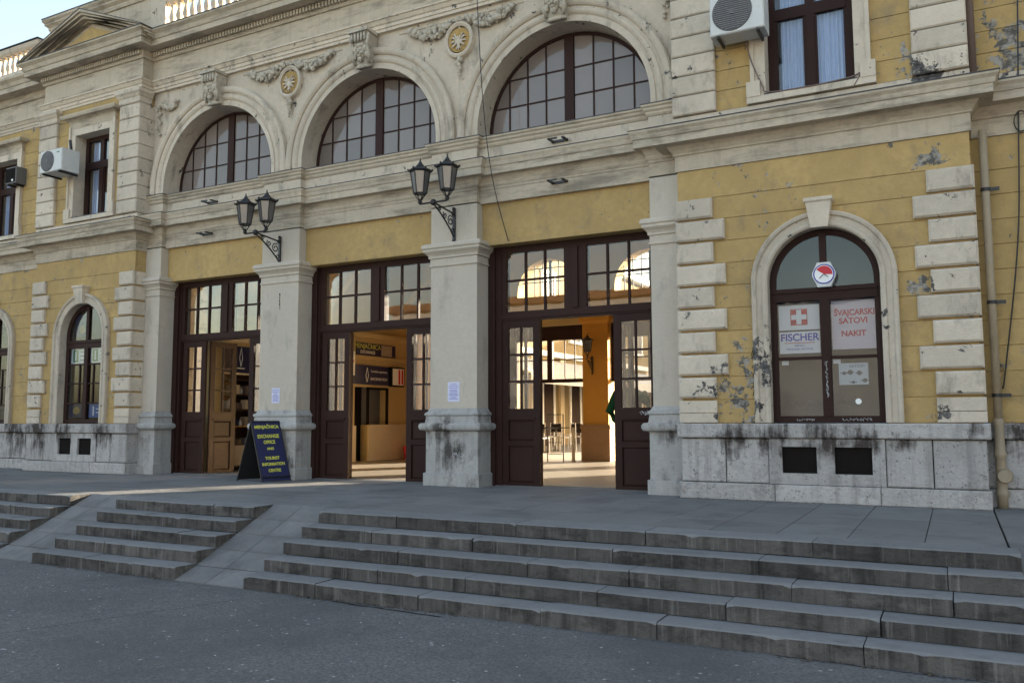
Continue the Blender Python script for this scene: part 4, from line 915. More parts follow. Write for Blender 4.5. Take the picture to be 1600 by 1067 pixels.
# small cafe chairs and tables
def chair():
    r_ = empty('cafe_chair', (0, 0, 0), 'x', 'chair', 'cafe chairs in the courtyard')
    part('seat', MB().box(-.2, .2, -.2, .2, .44, .47), m_met, r_)
    for sx in (-.18, .18):
        part('leg', MB().tube([(sx, -.18, .44), (sx, -.2, 0)], .014, 5), m_met, r_); part('leg', MB().tube([(sx, .18, .9), (sx, .19, .44), (sx, .21, 0)], .014, 5), m_met, r_)
    part('backrest', MB().box(-.18, .18, .175, .19, .58, .86), m_dark, r_)
    return r_
ch0 = chair()
lab = ['metal cafe chair nearest the left door edge, in front of the yellow wall', 'metal cafe chair beside the small dark table in the courtyard', 'metal cafe chair behind the dark table under the awning', 'metal cafe chair half hidden by the iron stand', 'metal cafe chair just left of the orange pier foot', 'metal cafe chair farthest along under the awning']
spots = [(-10.9, 11.6, 1.2), (-11.4, 13.2, 2.4), (-11.8, 14.6, .3), (-10.5, 12.7, -.8), (-10.7, 14.2, 2.9), (-12.3, 16.4, 1.8)]
for k, (x, y, a) in enumerate(spots):
    o = ch0 if k == 0 else copy_tree(ch0); o.location = (x, y, -.012); o.rotation_euler = (0, 0, a); o['label'] = lab[k]
def table():
    r_ = empty('cafe_table', (0, 0, 0), 'x', 'table', 'cafe tables in the courtyard')
    part('tabletop', MB().box(-.35, .35, -.35, .35, .72, .75), m_dark, r_); part('pedestal', MB().lathe([(.2, 0), (.2, .02), (.03, .04), (.03, .72)], (0, 0, 0), 10), m_iron, r_)
    return r_
t0 = table(); t0.location = (-11.2, 12.4, -.012); t0['label'] = 'dark square cafe table nearest the hall'
t1 = copy_tree(t0); t1.location = (-11.5, 14.0, -.012); t1['label'] = 'dark square cafe table farther back under the awning'
s = empty('iron_stand', (-8.1, 7.2, 0), 'tall thin black iron stand with rails inside the right doorway', 'stand')
part('frame', MB().box(-8.50, -8.48, 7.0, 7.02, 0, 1.12).box(-8.14, -8.12, 7.1, 7.12, 0, 1.12), m_iron, s)
for z_ in (.18, .45, .8, 1.1): part('rail', MB().box(-8.48, -8.14, 7.05, 7.07, z_, z_ + .015), m_iron, s)
s = empty('post', (-7.95, 7.3, 0), 'short pale post standing beside the iron stand', 'post')
part('shaft', MB().lathe([(.06, 0), (.05, .04), (.04, .05), (.04, .68), (.055, .7), (.055, .74)], (-7.98, 7.35, 0), 10), m_beig, s); part('cap', MB().ball((-7.98, 7.35, .77), .04), m_beig, s)

# ================================================================== LAMPS
def lantern(parent, cx, cy, z0, k=1.):
    """hexagonal lantern standing on z0 (about .68 m high)"""
    P = lambda L: [(r * k, z * k) for r, z in L]
    L = part('lantern', MB().lathe(P([(.012, 0), (.03, .015), (.035, .04), (.02, .06), (.03, .075)]), (cx, cy, z0), 10), m_iron, parent)
    bars = MB()
    for j in range(6):
        a = math.pi / 6 + j * math.pi / 3; ca, sa = math.cos(a), math.sin(a)
        bars.tube([(cx + ca * r * k, cy + sa * r * k, z0 + z * k) for r, z in ((.025, .06), (.05, .10), (.085, .15), (.095, .17))], .007 * k, 5)
        bars.tube([(cx + ca * r * k, cy + sa * r * k, z0 + z * k) for r, z in ((.098, .155), (.148, .49))], .009 * k, 5)
        a2 = a + math.pi / 3
        for r, z in ((.098, .16), (.148, .49)): bars.tube([(cx + ca * r * k, cy + sa * r * k, z0 + z * k), (cx + math.cos(a2) * r * k, cy + math.sin(a2) * r * k, z0 + z * k)], .008 * k, 5)
        bars.ball((cx + ca * .185 * k, cy + sa * .185 * k, z0 + .525 * k), .016 * k, 6, 4)
    part('bars', bars, m_iron, L)
    g = MB(); 
    ring = lambda r, z: [(cx + math.cos(math.pi / 6 + j * math.pi / 3) * r * k, cy + math.sin(math.pi / 6 + j * math.pi / 3) * r * k, z0 + z * k) for j in range(7)]
    g.quads(ring(.094, .165), ring(.144, .485)); part('lamp_glass', g, g_lamp, L)
    part('lamp_roof', MB().lathe(P([(.155, .485), (.19, .50), (.185, .52), (.12, .545), (.075, .575), (.055, .60), (.03, .625), (.028, .64), (.014, .65), (.01, .69), (.001, .71)]), (cx, cy, z0), 6, 'z', math.pi / 6), m_iron, L)
    return L
def spiral(c, r0, r1, turns, a0, n=26, flip=1):
    return [(c[0], c[1] + (r0 + (r1 - r0) * i / n) * math.cos(a0 + flip * turns * 2 * math.pi * i / n), c[2] + (r0 + (r1 - r0) * i / n) * math.sin(a0 + flip * turns * 2 * math.pi * i / n)) for i in range(n + 1)]
def wall_lamp(x, y0, z, label, two=True, k=1., group=None):
    r_ = empty('wall_lamp', (x, y0, z - .42), label, 'lamp', group)
    b = MB(); b.box(x - .022 * k, x + .022 * k, y0 - .03, y0 - .001, z - .42 * k, z + .06 * k); b.ball((x, y0 - .025, z + .075 * k), .03 * k); b.ball((x, y0 - .025, z - .43 * k), .03 * k); b.ball((x, y0 - .04, z - .0), .035 * k)
    ye = y0 - .60 * k if two else y0 - .38 * k
    b.tube([(x, y0 - .03, z), (x, ye, z + .05 * k)], .014 * k, 6)
    b.tube([(x, y0 - .03, z - .36 * k), (x, y0 - .12 * k, z - .27 * k), (x, y0 - .25 * k, z - .17 * k), (x, y0 - .42 * k, z - .06 * k), (x, ye, z + .03 * k)], .013 * k, 6)
    part('bracket', b, m_iron, r_)
    sc = MB(); sc.tube(spiral((x, y0 - .12 * k, z - .13 * k), .085 * k, .02 * k, 1.4, 1.0), .010 * k, 5); sc.tube(spiral((x, y0 - .28 * k, z - .075 * k), .055 * k, .012 * k, 1.3, 2.2), .009 * k, 5); sc.tube(spiral((x, y0 - .42 * k, z - .0), .035 * k, .01 * k, 1.2, 2.6), .008 * k, 5)
    sc.tube(spiral((x, y0 - .06 * k, z - .27 * k), .04 * k, .01 * k, 1.2, 0), .008 * k, 5)
    part('scrollwork', sc, m_iron, r_)
    if two:
        c = MB(); c.ball((x, ye, z + .05), .05, 10, 8); c.tube([(x - .24, ye, z + .05), (x + .24, ye, z + .05)], .014, 6); part('cross_arm', c, m_iron, r_)
        lantern(r_, x - .24, ye, z + .05, 1.0); lantern(r_, x + .24, ye, z + .05, 1.0)
    else:
        lantern(r_, x, ye, z + .05 * k, k)
    return r_
wall_lamp(-6.73, -.0, 4.17, 'black double lantern on scrolled iron bracket, on the pier between the middle and right doors', group='double lanterns on the piers')
wall_lamp(-10.30, -.0, 4.10, 'black double lantern on scrolled iron bracket, on the pier above the advertising board', group='double lanterns on the piers')
wall_lamp(-7.62, HB - .14, 2.42, 'black single lantern on the orange pier inside the hall', two=False, k=.8)

# ================================================================== AIR CONDITIONERS
def aircon(x0, x1, y0, y1, z0, z1, label, dark=False):
    r_ = empty('air_conditioner', ((x0 + x1) / 2, y1, z0), label, 'air conditioner'); h = z1 - z0; rr = h * .42
    part('casing', MB().block(x0, x1, z0, z1, y0, y1, .015), m_wht2 if not dark else m_grey, r_)
    fx = x0 + rr + .05 if not dark else (x0 + x1) / 2
    if not dark:
        part('fan_recess', MB().lathe([(.001, -.004), (rr, -.004), (rr + .012, -.012), (rr + .02, 0)], (fx, y0, (z0 + z1) / 2), 28, 'y'), m_grey, r_)
        gr = MB()
        for k in range(-8, 9):
            zz = (z0 + z1) / 2 + k * rr / 8.6; hw_ = math.sqrt(max(0, rr * rr - (k * rr / 8.6) ** 2)); gr.tube([(fx - hw_, y0 - .014, zz), (fx, y0 - .02, zz), (fx + hw_, y0 - .014, zz)], .0055, 4)
        part('grille', gr, m_met, r_); part('fan_hub', MB().lathe([(.001, -.02), (.035, -.02), (.04, 0)], (fx, y0, (z0 + z1) / 2), 12, 'y'), m_grey, r_)
        part('badge', MB().box(x1 - .16, x1 - .07, y0 - .002, y0 + .002, z1 - .09, z1 - .07), m_green, r_)
    else:
        part('grille', MB().box(x0 + .02, x1 - .02, y0 - .006, y0 + .002, z0 + .03, z1 - .03), m_dark, r_); part('badge', MB().box(x1 - .14, x1 - .08, y0 - .009, y0 - .006, z0 + .05, z0 + .09), m_wht, r_)
    for x in (x0 + .08, x1 - .10): part('bracket', MB().box(x, x + .03, y0 - .005, y1 + .03, z0 - .035, z0 - .002), m_iron, r_)
    return r_
aircon(-2.53, -1.86, -.66, -.34, 5.81, 6.36, 'white air conditioner unit beside the large upper right window')
aircon(-15.98, -15.30, -.80, -.42, 5.91, 6.36, 'pale air conditioner unit on the upper left wall beside the narrow window')
aircon(-18.24, -17.86, -.14, .10, 6.16, 6.53, 'small dark air conditioner set in the far left upper window', dark=True)
def cable(pts, r, label, m=m_iron, name='cable'):
    mb = MB().tube(pts, r, 6); return single(name, mb, m, label, 'cable', pts[0])
def curve(pts, n=8):
    out = []
    for i in range(len(pts) - 1):
        p0, p1, p2, p3 = [Vector(pts[max(0, min(len(pts) - 1, j))]) for j in (i - 1, i, i + 1, i + 2)]
        for k in range(n):
            t = k / n; out.append(.5 * ((2 * p1) + (p2 - p0) * t + (2 * p0 - 5 * p1 + 4 * p2 - p3) * t * t + (3 * p1 - p0 - 3 * p2 + p3) * t ** 3))
    return out + [Vector(pts[-1])]
cable(curve([(-2.15, -.36, 5.80), (-2.1, -.32, 5.55), (-1.97, -.31, 5.2), (-1.9, -.31, 5.10), (-1.4, -.32, 5.075), (-.95, -.31, 5.10), (-.82, -.31, 5.13), (-.9, -.31, 4.98)]), .009, 'thin grey hose from the air conditioner along the upper window sill', m_pipe2)
cable(curve([(-15.80, -.30, 6.72), (-15.74, -.31, 6.5), (-15.60, -.33, 6.3), (-15.62, -.36, 6.1), (-15.72, -.42, 6.0)]), .028, 'thick dark hose above the upper left air conditioner', m_iron)
cable(curve([(-6.17, -.42, 8.6), (-6.13, -.34, 7.3), (-6.10, -.25, 6.0), (-6.02, -.2, 5.0), (-5.93, -.1, 4.3), (-5.86, .14, 3.68)]), .007, 'thin black wire hanging from the roof past the right arch to the door lintel')
cable(curve([(.95, .04, 8), (.80, .06, 4.5), (.72, .06, 3.0), (.52, .06, 1.5), (.49, .05, 1.35)]), .009, 'thin dark wire running down the right hand wall to the downpipe')
cable([Vector((.82 + .07 * math.cos(t), .055, 4.37 + .12 * math.sin(t))) for t in [2 * math.pi * j / 18 for j in range(19)]], .007, 'loop of dark wire fixed to the frieze at the right edge')
# small iron holders under the arches
for k, (x, z, lb) in enumerate(((-4.97, 5.08, 'upper black iron holder under the right arch'), (-4.98, 4.46, 'lower black iron holder under the right arch'), (-12.09, 5.05, 'upper black iron holder under the left arch'), (-12.2, 4.46, 'lower black iron holder under the left arch'))):
    mb = MB(); y = .10 if k % 2 == 0 else .10
    for dx in (-.11, .11): mb.box(x + dx - .02, x + dx + .02, y - .17, y - .001, z - .01, z + .01)
    mb.box(x - .13, x + .13, y - .02, y - .002, z - .02, z + .02); mb.box(x - .13, x + .02, y - .17, y - .15, z - .012, z + .012)
    single('wall_bracket', mb, m_iron, lb, 'bracket', (x, y, z), 'iron holders on the frieze')

# ================================================================== DOWNPIPES
def pipe(x, y, z0, z1, label, r=.044, m=m_pipe):
    p_ = empty('downpipe', (x, y, z0), label, 'downpipe')
    part('pipe', MB().lathe([(r, z0 + .9), (r, z1)], (x, y, 0), 14), m, p_, smooth=True)
    part('lower_pipe', MB().lathe([(r * 1.15, z0), (r * 1.2, z0 + .12), (r * 1.5, z0 + .14), (r * 1.5, z0 + .19), (r * 1.2, z0 + .2), (r * 1.15, z0 + .55), (r * 1.45, z0 + .57), (r * 1.45, z0 + .62), (r * 1.2, z0 + .63), (r * 1.1, z0 + .9), (r * 1.3, z0 + .95), (r * 1.05, z0 + .99)], (x, y, 0), 16), m, p_, smooth=True)
    part('hatch', MB().lathe([(.001, -.115), (.07, -.115), (.075, -.10), (.08, -.05), (.085, -.03)], (x + .03, y, z0 + .36), 18, 'y'), m, p_)
    for z_ in (1.25, 2.3, 3.6):
        if z_ < z1: part('clamp', MB().lathe([(r * 1.15, z_ - .02), (r * 1.15, z_ + .02)], (x, y, 0), 14).box(x + r, x + .14, y - .01, y + .01, z_ - .02, z_ + .02), m_iron, p_)
    return p_
pipe(.425, -.03, 0, 4.30, 'tan painted downpipe with round hatch at the right corner of the wing')
pu = empty('downpipe', (.365, .02, 4.95), 'brown upper downpipe at the right corner above the cornice', 'downpipe')
part('pipe', MB().lathe([(.045, 4.95), (.045, 8.1)], (.365, .02, 0), 14), m_pipe2, pu, smooth=True); part('clamp', MB().lathe([(.052, 5.9), (.052, 5.94)], (.365, .02, 0), 14), m_iron, pu)
lp = empty('downpipe', (-17.05, .04, .0), 'thin ochre downpipe on the recessed wall left of the left wing', 'downpipe')
part('pipe', MB().tube([(-17.05, .05, 4.2), (-17.05, .05, 1.0)], .03, 8), m_yel, lp)
part('clamp', MB().box(-17.10, -17.0, .01, .09, 1.55, 1.62).box(-17.10, -17.0, .01, .09, 2.9, 2.94).box(-17.10, -17.0, .01, .09, 4.1, 4.15), m_rust, lp)
part('lower_pipe', MB().tube([(-17.05, .0, .98), (-17.05, -.06, .8), (-17.05, -.06, .02)], .035, 8), m_iron, lp)

# ================================================================== NOTICES, SIGNS, BOARD
def notice(x0, x1, z0, z1, label, seed):
    n_ = empty('paper_notice', ((x0 + x1) / 2, -.004, z0), label, 'notice', 'paper notices taped to the piers')
    part('sheet', MB().box(x0, x1, -.006, -.002, z0, z1), m_pap, n_)
    rd = random.Random(seed); ln = MB(); z = z1 - .035
    while z > z0 + .03:
        ww_ = rd.uniform(.5, .85) * (x1 - x0) / 2; c = (x0 + x1) / 2; ln.box(c - ww_, c + ww_, -.0075, -.006, z - .006, z); z -= .02 if z < z1 - .1 else .028
    part('print', ln, m_blue, n_)
notice(-6.84, -6.63, 1.27, 1.57, 'white paper notice taped low on the pier by the right door', 1)
notice(-10.42, -10.24, 1.29, 1.55, 'white paper notice on the pier above the advertising board', 2)
# posters in the right arched window (hang inside the glass)
WX, WYF = -1.35, YW + .13 + .02
def board(name, x0, x1, z0, z1, m, label, cat='sign', y=WYF):
    o = empty(name, ((x0 + x1) / 2, y, z0), label, cat); part('sheet', MB().box(x0, x1, y, y + .008, z0, z1), m, o); return o
xa, xb, xc, xd = WX - .55, WX - .07, WX + .07, WX + .56
b_ = board('cross_sign', xa, xb, 2.09, 2.40, m_wht, 'white sign with a red and white cross, upper left pane of the right window'); y_ = WYF - .001
c0, z0_ = xa + .24, 2.25
part('red_square', MB().box(c0 - .10, c0 + .10, y_ - .002, y_, z0_ - .10, z0_ + .10), m_red, b_); part('white_cross', MB().box(c0 - .03, c0 + .03, y_ - .004, y_ - .002, z0_ - .09, z0_ + .09).box(c0 - .09, c0 + .09, y_ - .0045, y_ - .002, z0_ - .03, z0_ + .03), m_wht, b_)
b_ = board('watchmaker_sign', xa, xb, 1.80, 2.07, m_wht, 'white sign with blue name and red underline, left pane of the right window')
text('lettering', 'FISCHER', .125, ((xa + xb) / 2, y_, 1.995), m_blue, b_, ext=.001, sx=.98, bold=.003); part('underline', MB().box(xa + .06, xb - .06, y_ - .002, y_, 1.925, 1.933), m_red, b_)
text('lettering', 'SERVIS I', .038, ((xa + xb) / 2, y_, 1.895), m_blue, b_, ext=.001); text('lettering', 'PRODAJA SATOVA', .038, ((xa + xb) / 2, y_, 1.852), m_blue, b_, ext=.001)
b_ = board('watch_shop_sign', xc, xd, 1.83, 2.42, mat('pinkish_white', (.72, .62, .66), .5, .3, .05, 4, bump=0, objvar=0), 'pinkish white sign with red words, upper right pane of the right window')
text('lettering', 'ŠVAJCARSKI', .10, ((xc + xd) / 2 + .015, y_, 2.27), m_red, b_, ext=.001, sx=.86, bold=.003); text('lettering', 'SATOVI', .095, ((xc + xd) / 2, y_, 2.17), m_red, b_, ext=.001, bold=.003); text('lettering', 'NAKIT', .095, ((xc + xd) / 2, y_, 2.015), m_red, b_, ext=.001, bold=.003)
b_ = board('watch_poster', xc + .06, xd - .10, 1.40, 1.66, mat('pale_poster', (.58, .62, .64), .5, .3, .05, 4, bump=0, objvar=0), 'pale poster with small watch pictures, lower right pane of the right window')
text('lettering', 'SATOVI', .05, ((xc + xd) / 2 + .02, y_, 1.62), m_grey, b_, ext=.001)
wt = MB()
for k, (dx, dz, rr) in enumerate(((.05, .14, .022), (.12, .15, .03), (.22, .14, .028), (.15, .03, .018), (.28, .05, .026))):
    wt.lathe([(.001, -.002), (rr, -.002), (rr, 0)], (xc + .07 + dx, y_, 1.40 + dz), 14, 'y'); wt.box(xc + .07 + dx - .045, xc + .07 + dx + .04, y_ - .002, y_, 1.395 + dz, 1.405 + dz)
part('watch_picture', wt, m_grey, b_)
b_ = board('small_card', xa + .02, xa + .10, 1.66, 1.71, m_wht, 'small white card at the top of the lower left pane of the right window', 'card'); b_ = board('small_card', xc + .0, xc + .085, 1.66, 1.71, m_wht, 'small white card at the top of the lower right pane of the right window', 'card')
scribble('graffiti', xa + .1, xb - .02, 1.1, 1.24, YW + .128, ST, 21, 5, .0022, m=m_grey); scribble('graffiti', xc + .02, xd - .2, 1.12, 1.26, YW + .128, ST, 22, 5, .0022, m=m_grey)
part('sticker', MB().lathe([(.001, -.003), (.035, -.003), (.035, 0)], (xc + .27, YW + .128, 1.2), 16, 'y'), m_wht, ST)
# hexagonal clock sign
ck = empty('clock_sign', (WX + .02, YW, 2.62), 'white six sided clock sign with red and white face over the window transom', 'sign')
yk = YW + .02
hexp = [(WX + .02 + dx, 2.74 + dz) for dx, dz in ((-.075, -.155), (.075, -.155), (.135, -.02), (.135, .02), (.075, .145), (-.075, .145), (-.135, .02), (-.135, -.02))]
part('casing', MB().prism(hexp, yk - .02, yk + .06), m_wht2, ck)
part('dial_rim', MB().lathe([(.105, 0), (.115, -.012), (.122, 0)], (WX + .02, yk - .02, 2.74), 28, 'y'), m_blue, ck)
part('dial', MB().lathe([(.001, -.006), (.108, -.006), (.108, 0)], (WX + .02, yk - .02, 2.74), 28, 'y'), m_wht, ck)
red = [(WX + .02 + .1 * math.cos(t), 2.74 + .1 * math.sin(t)) for t in [R(-5) + R(150) * j / 14 for j in range(15)]] + [(WX - .02, 2.765), (WX + .03, 2.735)]
part('red_field', MB().prism(red, yk - .0285, yk - .0262), m_red, ck)
part('hands', MB().tube([(WX + .02, yk - .032, 2.74), (WX + .07, yk - .032, 2.70)], .005, 4).tube([(WX + .02, yk - .032, 2.74), (WX - .03, yk - .032, 2.69)], .005, 4), m_grey, ck)
part('fixing', MB().box(WX - .01, WX + .05, yk + .055, YW + .12, 2.65, 2.83), m_iron, ck)
# posters in the left wing window
LX = -15.22
for k, (dx, lb) in enumerate(((-.30, 'white poster with green letter i, left pane of the left window'), (.30, 'white poster with green letter i, right pane of the left window'))):
    b_ = board('info_poster', LX + dx - .23, LX + dx + .23, 2.14, 2.44, m_wht, lb); part('green_square', MB().box(LX + dx - .17, LX + dx - .01, WYF - .002, WYF, 2.17, 2.41), m_green, b_); text('lettering', 'i', .26, (LX + dx - .09, WYF - .003, 2.29), m_wht, b_, ext=.001, bold=.01)
    for q in range(3): part('print', MB().box(LX + dx + .05, LX + dx + .17, WYF - .003, WYF - .001, 2.36 - q * .08, 2.375 - q * .08), m_grey, b_)
b_ = board('photo_poster', LX - .53, LX - .08, 1.06, 1.33, m_navy, 'dark photo poster at the foot of the left window'); part('picture', MB().ball((LX - .3, WYF - .002, 1.2), .08, 10, 6, (1.4, .02, 1)), m_gold, b_)
b_ = board('photo_poster', LX + .08, LX + .53, 1.06, 1.33, mat('blue_poster', (.08, .16, .42), .5, .3, .1, 4, bump=0, objvar=0), 'blue poster at the foot of the left window'); part('picture', MB().box(LX + .2, LX + .24, WYF - .004, WYF - .001, 1.1, 1.28).box(LX + .3, LX + .45, WYF - .004, WYF - .001, 1.15, 1.17).box(LX + .3, LX + .45, WYF - .004, WYF - .001, 1.22, 1.24), m_wht, b_)
b_ = board('photo_poster', LX - .45, LX - .06, 2.68, 3.12, m_navy, 'dark picture in the arched top of the left window'); part('picture', MB().ball((LX - .22, WYF - .002, 2.82), .09, 10, 6, (1, .02, 1)), m_gold, b_)
# --- A-board
AB = empty('advertising_board', (-10.25, -.42, 0), 'navy folding advertising board with yellow lettering beside the pier of the left door', 'sign board')
# front panel seen from the right: bottom edge (-9.90,-.56)-(-9.81,-.16)... leaning back to the top edge
def quadpanel(p, th, nrm):
    mb = MB(); q = [Vector(v) for v in p]; n_ = Vector(nrm).normalized() * th
    return mb.add([*q, *[v + n_ for v in q]], [(0, 1, 2, 3), (7, 6, 5, 4), (0, 4, 5, 1), (1, 5, 6, 2), (2, 6, 7, 3), (3, 7, 4, 0)])
A = Vector((-9.95, -.66, .02)); d_ = Vector((.17, .47, 0)); sp_v = Vector((-.70, .14, 0)); H = .96
T0 = A + sp_v / 2 + Vector((0, 0, H)); T1 = T0 + d_
nrm = d_.cross(T0 - A).normalized()
part('front_panel', quadpanel([A, A + d_, T1, T0], .012, -nrm), m_navy, AB)
C_ = A + sp_v
part('back_panel', quadpanel([C_ + d_, C_, T0, T1], .012, nrm * Vector((1, 1, -1)) if False else (nrm.x, nrm.y, -nrm.z)), m_blk, AB)
fr = MB()
for a, b in ((A, T0), (A + d_, T1), (T0, T1), (A + Vector((0, 0, .06)), A + d_ + Vector((0, 0, .06))), (C_, T0), (C_ + d_, T1)): fr.tube([a - Vector((0, 0, .02)) if a.z < .03 else a, b], .012, 5)
part('frame', fr, m_iron, AB)
xh = d_.normalized(); yh = (T0 - A).normalized(); zh = xh.cross(yh)
def board_text(body, t, size, sx=1.):
    o = text('lettering', body, size, (0, 0, 0), m_ylw, AB, (0, 0, 0), .001, 1., bold=size * .035)
    p = A + d_ / 2 + (T0 - A) * t + zh * .006 - WL[AB.name]
    Mx = Matrix((xh * sx, yh, zh)).transposed().to_4x4(); Mx.translation = p; o.matrix_local = Mx
for body, t, size, sx in (('MENJAČNICA', .90, .075, .95), ('EXCHANGE', .74, .085, .85), ('OFFICE', .64, .08, .80), ('AND', .53, .06, .95), ('TOURIST', .37, .07, .9), ('INFORMATION', .27, .07, .85), ('CENTRE', .165, .07, .85)): board_text(body, t, size, sx)

# ================================================================== PERSON (mostly hidden behind the right door leaf)
def fuse(name, tubes, balls, m, parent, vox=.012):
    """one continuous skin from overlapping tapered tubes and ellipsoids (voxel remesh)"""
    mb = MB()
    for pts, rr in tubes: mb.tube(pts, rr, 12)
    for c, r, sq in balls: mb.ball(c, r, 16, 12, sq)
    me = bpy.data.meshes.new(name); me.from_pydata(mb.v, [], mb.f); o = link(name, me)
    rm = o.modifiers.new('rm', 'REMESH'); rm.mode = 'VOXEL'; rm.voxel_size = vox
    sm = o.modifiers.new('sm', 'SMOOTH'); sm.factor = .6; sm.iterations = 4
    bpy.context.view_layer.update()
    me2 = bpy.data.meshes.new_from_object(o.evaluated_get(bpy.context.evaluated_depsgraph_get())); bpy.data.objects.remove(o)
    me2.materials.clear(); me2.materials.append(m)
    for p in me2.polygons: p.use_smooth = True
    return link(name, me2, parent)
pe = empty('person', (0, 0, 0), 'person in green jacket and dark trousers half hidden behind the right door leaf', 'person')
V = Vector
arm = lambda s: ([(s * .19, 0, 1.42), (s * .26, .03, 1.28), (s * .33, .07, 1.12), (s * .25, -.04, 1.0), (s * .19, -.11, .93)], [.062, .058, .052, .047, .036])
tub = [([(0, 0, .92), (0, .01, 1.1), (0, .01, 1.25), (0, 0, 1.40), (0, -.005, 1.52)], [.145, .135, .15, .12, .055]), ([(0, -.01, 1.46), (0, -.02, 1.60)], [.055, .05])]
bal = [((0, -.02, 1.68), .095, (.82, 1, 1.22)), ((0, -.118, 1.665), .016, (.9, 1, 1.5)), ((0, -.10, 1.615), .03, (1, .6, .5)), ((-.082, -.01, 1.67), .022, (.4, .8, 1.3)), ((.082, -.01, 1.67), .022, (.4, .8, 1.3)), ((0, 0, 1.38), .12, (1.6, .8, .7)), ((0, 0, .93), .13, (1.2, .85, .9))]
for s in (-1, 1):
    tub.append(arm(s)); tub.append(([(s * .09, 0, .92), (s * .10, -.01, .70), (s * .105, -.005, .48), (s * .11, .02, .26), (s * .11, .03, .07)], [.095, .08, .058, .055, .042]))
    tub.append(([(s * .11, .05, .045), (s * .12, -.06, .04), (s * .125, -.15, .03)], [.042, .042, .034]))
    tub.append(([(s * .19, -.11, .93), (s * .165, -.13, .87), (s * .15, -.135, .82)], [.034, .036, .026]))
    for k in range(4): tub.append(([(s * (.17 - .012 * k), -.125 + .012 * k, .86), (s * (.155 - .01 * k), -.13 + .014 * k, .80), (s * (.145 - .01 * k), -.12 + .014 * k, .76 + .008 * abs(k - 1))], [.010, .009, .008]))
    tub.append(([(s * .18, -.14, .89), (s * .19, -.165, .85), (s * .18, -.165, .81)], [.012, .011, .009]))
body = fuse('body', tub, bal, m_skin, pe, .011)
jt = [([(0, 0, .86), (0, .01, 1.1), (0, .01, 1.25), (0, 0, 1.42), (0, -.005, 1.50)], [.175, .162, .172, .15, .075])]
for s in (-1, 1): p_, r_ = arm(s); jt.append((p_[:-1] + [(s * .205, -.09, .95)], [.082, .078, .072, .062, .052]))
fuse('jacket', jt, [((0, 0, 1.39), .135, (1.65, .9, .75)), ((0, -.01, 1.0), .17, (1.12, .8, 1.1))], m_jack, pe, .013)
fuse('trousers', [([(s * .09, 0, .95), (s * .10, -.01, .70), (s * .105, -.005, .48), (s * .11, .02, .26), (s * .11, .025, .09)], [.115, .10, .08, .074, .07]) for s in (-1, 1)], [((0, 0, .93), .15, (1.15, .85, .8))], m_trou, pe, .013)
fuse('shoes', [([(s * .11, .06, .045), (s * .12, -.06, .045), (s * .125, -.165, .035)], [.05, .05, .04]) for s in (-1, 1)], [], m_blk, pe, .010)
fuse('hair', [], [((0, .012, 1.725), .10, (.88, 1.0, .92)), ((0, .055, 1.67), .08, (.95, .7, 1.1))], m_hair, pe, .010)
ey = MB(); [ey.ball((s * .033, -.100, 1.69), .012, 8, 6) for s in (-1, 1)]; part('eyes', ey, m_wht, pe); pu_ = MB(); [pu_.ball((s * .033, -.109, 1.69), .006, 8, 6) for s in (-1, 1)]; part('pupils', pu_, m_blk, pe)
pe.location = (-4.67, 2.10, .006); pe.rotation_euler = (0, 0, R(200))

# ================================================================== THE FAR SIDE OF THE SQUARE (behind the camera: shades, bounces and is reflected)
for k, (x0, x1, h, d0, mm, lb) in enumerate(((-62, -38, 7.5, -38, m_opp, 'ochre apartment house at the left of the far side of the square'), (-37.5, -14, 9, -40, m_opp2, 'pale apartment house second from the left across the square'), (-13.5, 8, 7.6, -39, m_opp, 'ochre apartment house opposite the station doors'), (8.5, 34, 9.5, -40, m_opp2, 'tall pale apartment house at the right across the square'))):
    ob = empty('apartment_house', ((x0 + x1) / 2, d0, -.65), lb, 'building'); part('wall', MB().box(x0, x1, d0 - 12, d0, -.65, h), mm, ob); part('roof', MB().box(x0 - .4, x1 + .4, d0 - 12.4, d0 + .5, h, h + .5), m_rust, ob)
    n = int((x1 - x0) / 3)
    for f_ in range(int((h - 1) / 3.4)):
        for j in range(n):
            xx = x0 + 1.1 + j * 3; zz = .6 + f_ * 3.4
            wdw = part('window', MB().box(xx - .12, xx + 1.32, d0 - .01, d0 + .05, zz - .12, zz + 2.02), m_opp, ob)
            part('pane', MB().box(xx, xx + 1.2, d0 + .05, d0 + .07, zz, zz + 1.9), m_grey, wdw)
# small things on the ground
mh = single('drain_cap', MB().lathe([(.001, .004), (.055, .004), (.06, .008), (.075, .008), (.08, 0)], (-1.55, -6.35, -.65), 18), m_iron, 'small round iron cap let into the asphalt at the lower right', 'drain cap', (-1.55, -6.35, -.65))
rd = random.Random(11)
gr = MB()
for k in range(260):     # leaf litter and grit in the gap at the foot of the stairs
    x = rd.choice([rd.uniform(-6.2, .4), rd.uniform(-5.6, -4.2), rd.uniform(-9.6, -7.3), rd.uniform(-1.2, .6)]); y = NS - 4 * TR - abs(rd.gauss(0, .035)) - .01; r = rd.uniform(.006, .02); a = rd.uniform(0, 6.3)
    gr.add([(x + r * math.cos(a + q), y + r * math.sin(a + q) * .7, -.648 + rd.uniform(0, .012)) for q in (0, 1.7, 3.2, 4.8)], [(0, 1, 2, 3)])
lt = single('leaf_litter', gr, mat('dry_litter', (.11, .085, .06), .9, .1, .4, 20, bump=0), 'dry litter and grit along the foot of the stairs', 'litter', (-3, -4.7, -.65), kind='stuff')
gr = MB()
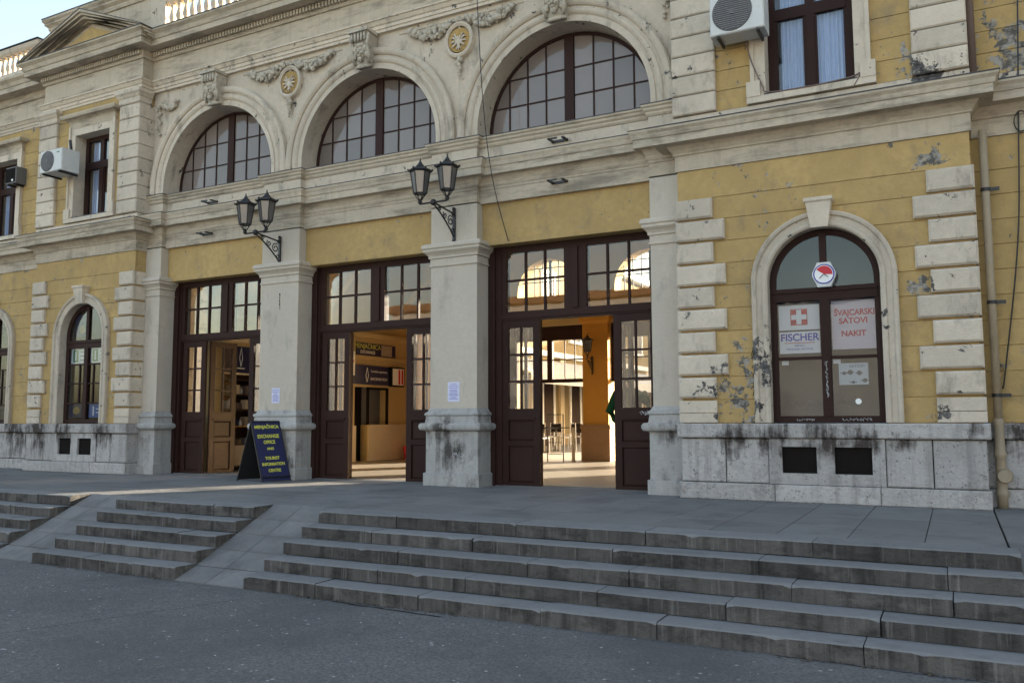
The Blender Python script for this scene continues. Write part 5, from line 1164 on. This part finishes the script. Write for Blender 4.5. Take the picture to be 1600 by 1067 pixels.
for k in range(420):
    x = rd.uniform(-12, 2.5); y = rd.uniform(-9.2, -4.9); r = rd.uniform(.003, .010); a = rd.uniform(0, 6.3)
    gr.add([(x + r * math.cos(a + q), y + r * math.sin(a + q), -.646 + rd.uniform(0, .004)) for q in (0, 1.7, 3.2, 4.8)], [(0, 1, 2, 3)])
single('pale_grit', gr, m_wht2, 'pale flecks of grit scattered over the asphalt', 'grit', (-3, -6, -.65), kind='stuff')

# unseen building, added to shade the lower courtyard wall
ob = empty('added_shade_building', (3, 52, 0), 'plain unseen building added to shade the courtyard wall', 'building')
part('wall', MB().box(-8, 11, 50, 60, -.1, 11.2), m_court, ob); part('roof', MB().box(-8.4, 11.4, 49.6, 60.4, 11.2, 11.6), m_rust, ob)
for j in range(6):
    for f_ in range(3):
        wdw = part('window', MB().box(-6.6 + j * 3, -5.2 + j * 3, 49.95, 50.0, .9 + f_ * 3.4, 2.9 + f_ * 3.4), m_wht2, ob); part('pane', MB().box(-6.5 + j * 3, -5.3 + j * 3, 49.93, 49.95, 1 + f_ * 3.4, 2.8 + f_ * 3.4), m_dark, wdw)

gr = MB()
for k in range(420):     # grit gathered along the foot of the walls
    x = rd.choice([rd.uniform(-3.1, 5), rd.uniform(-17, -13.4), rd.uniform(-7.2, -6.3), rd.uniform(-10.7, -9.9)]); yb_ = -.36 if x > -3.1 or x < -13.5 else -.10
    y = yb_ - abs(rd.gauss(0, .03)); r = rd.uniform(.004, .014); a = rd.uniform(0, 6.3)
    gr.add([(x + r * math.cos(a + q), y + r * math.sin(a + q) * .7, .002 + rd.uniform(0, .008)) for q in (0, 1.7, 3.2, 4.8)], [(0, 1, 2, 3)])
single('wall_foot_grit', gr, bpy.data.materials['dry_litter'], 'dirt and grit gathered along the foot of the station wall', 'grit', (-3, -.4, 0), kind='stuff')
for c_ in (((-10.5, -5.6), (-8.0, -5.05), 16), ((-2.4, -7.4), (.9, -6.0), 18), ((-13, -6.6), (-9.2, -6.9), 16)): crack(wob(c_[0], c_[1], c_[2], .02), .003)
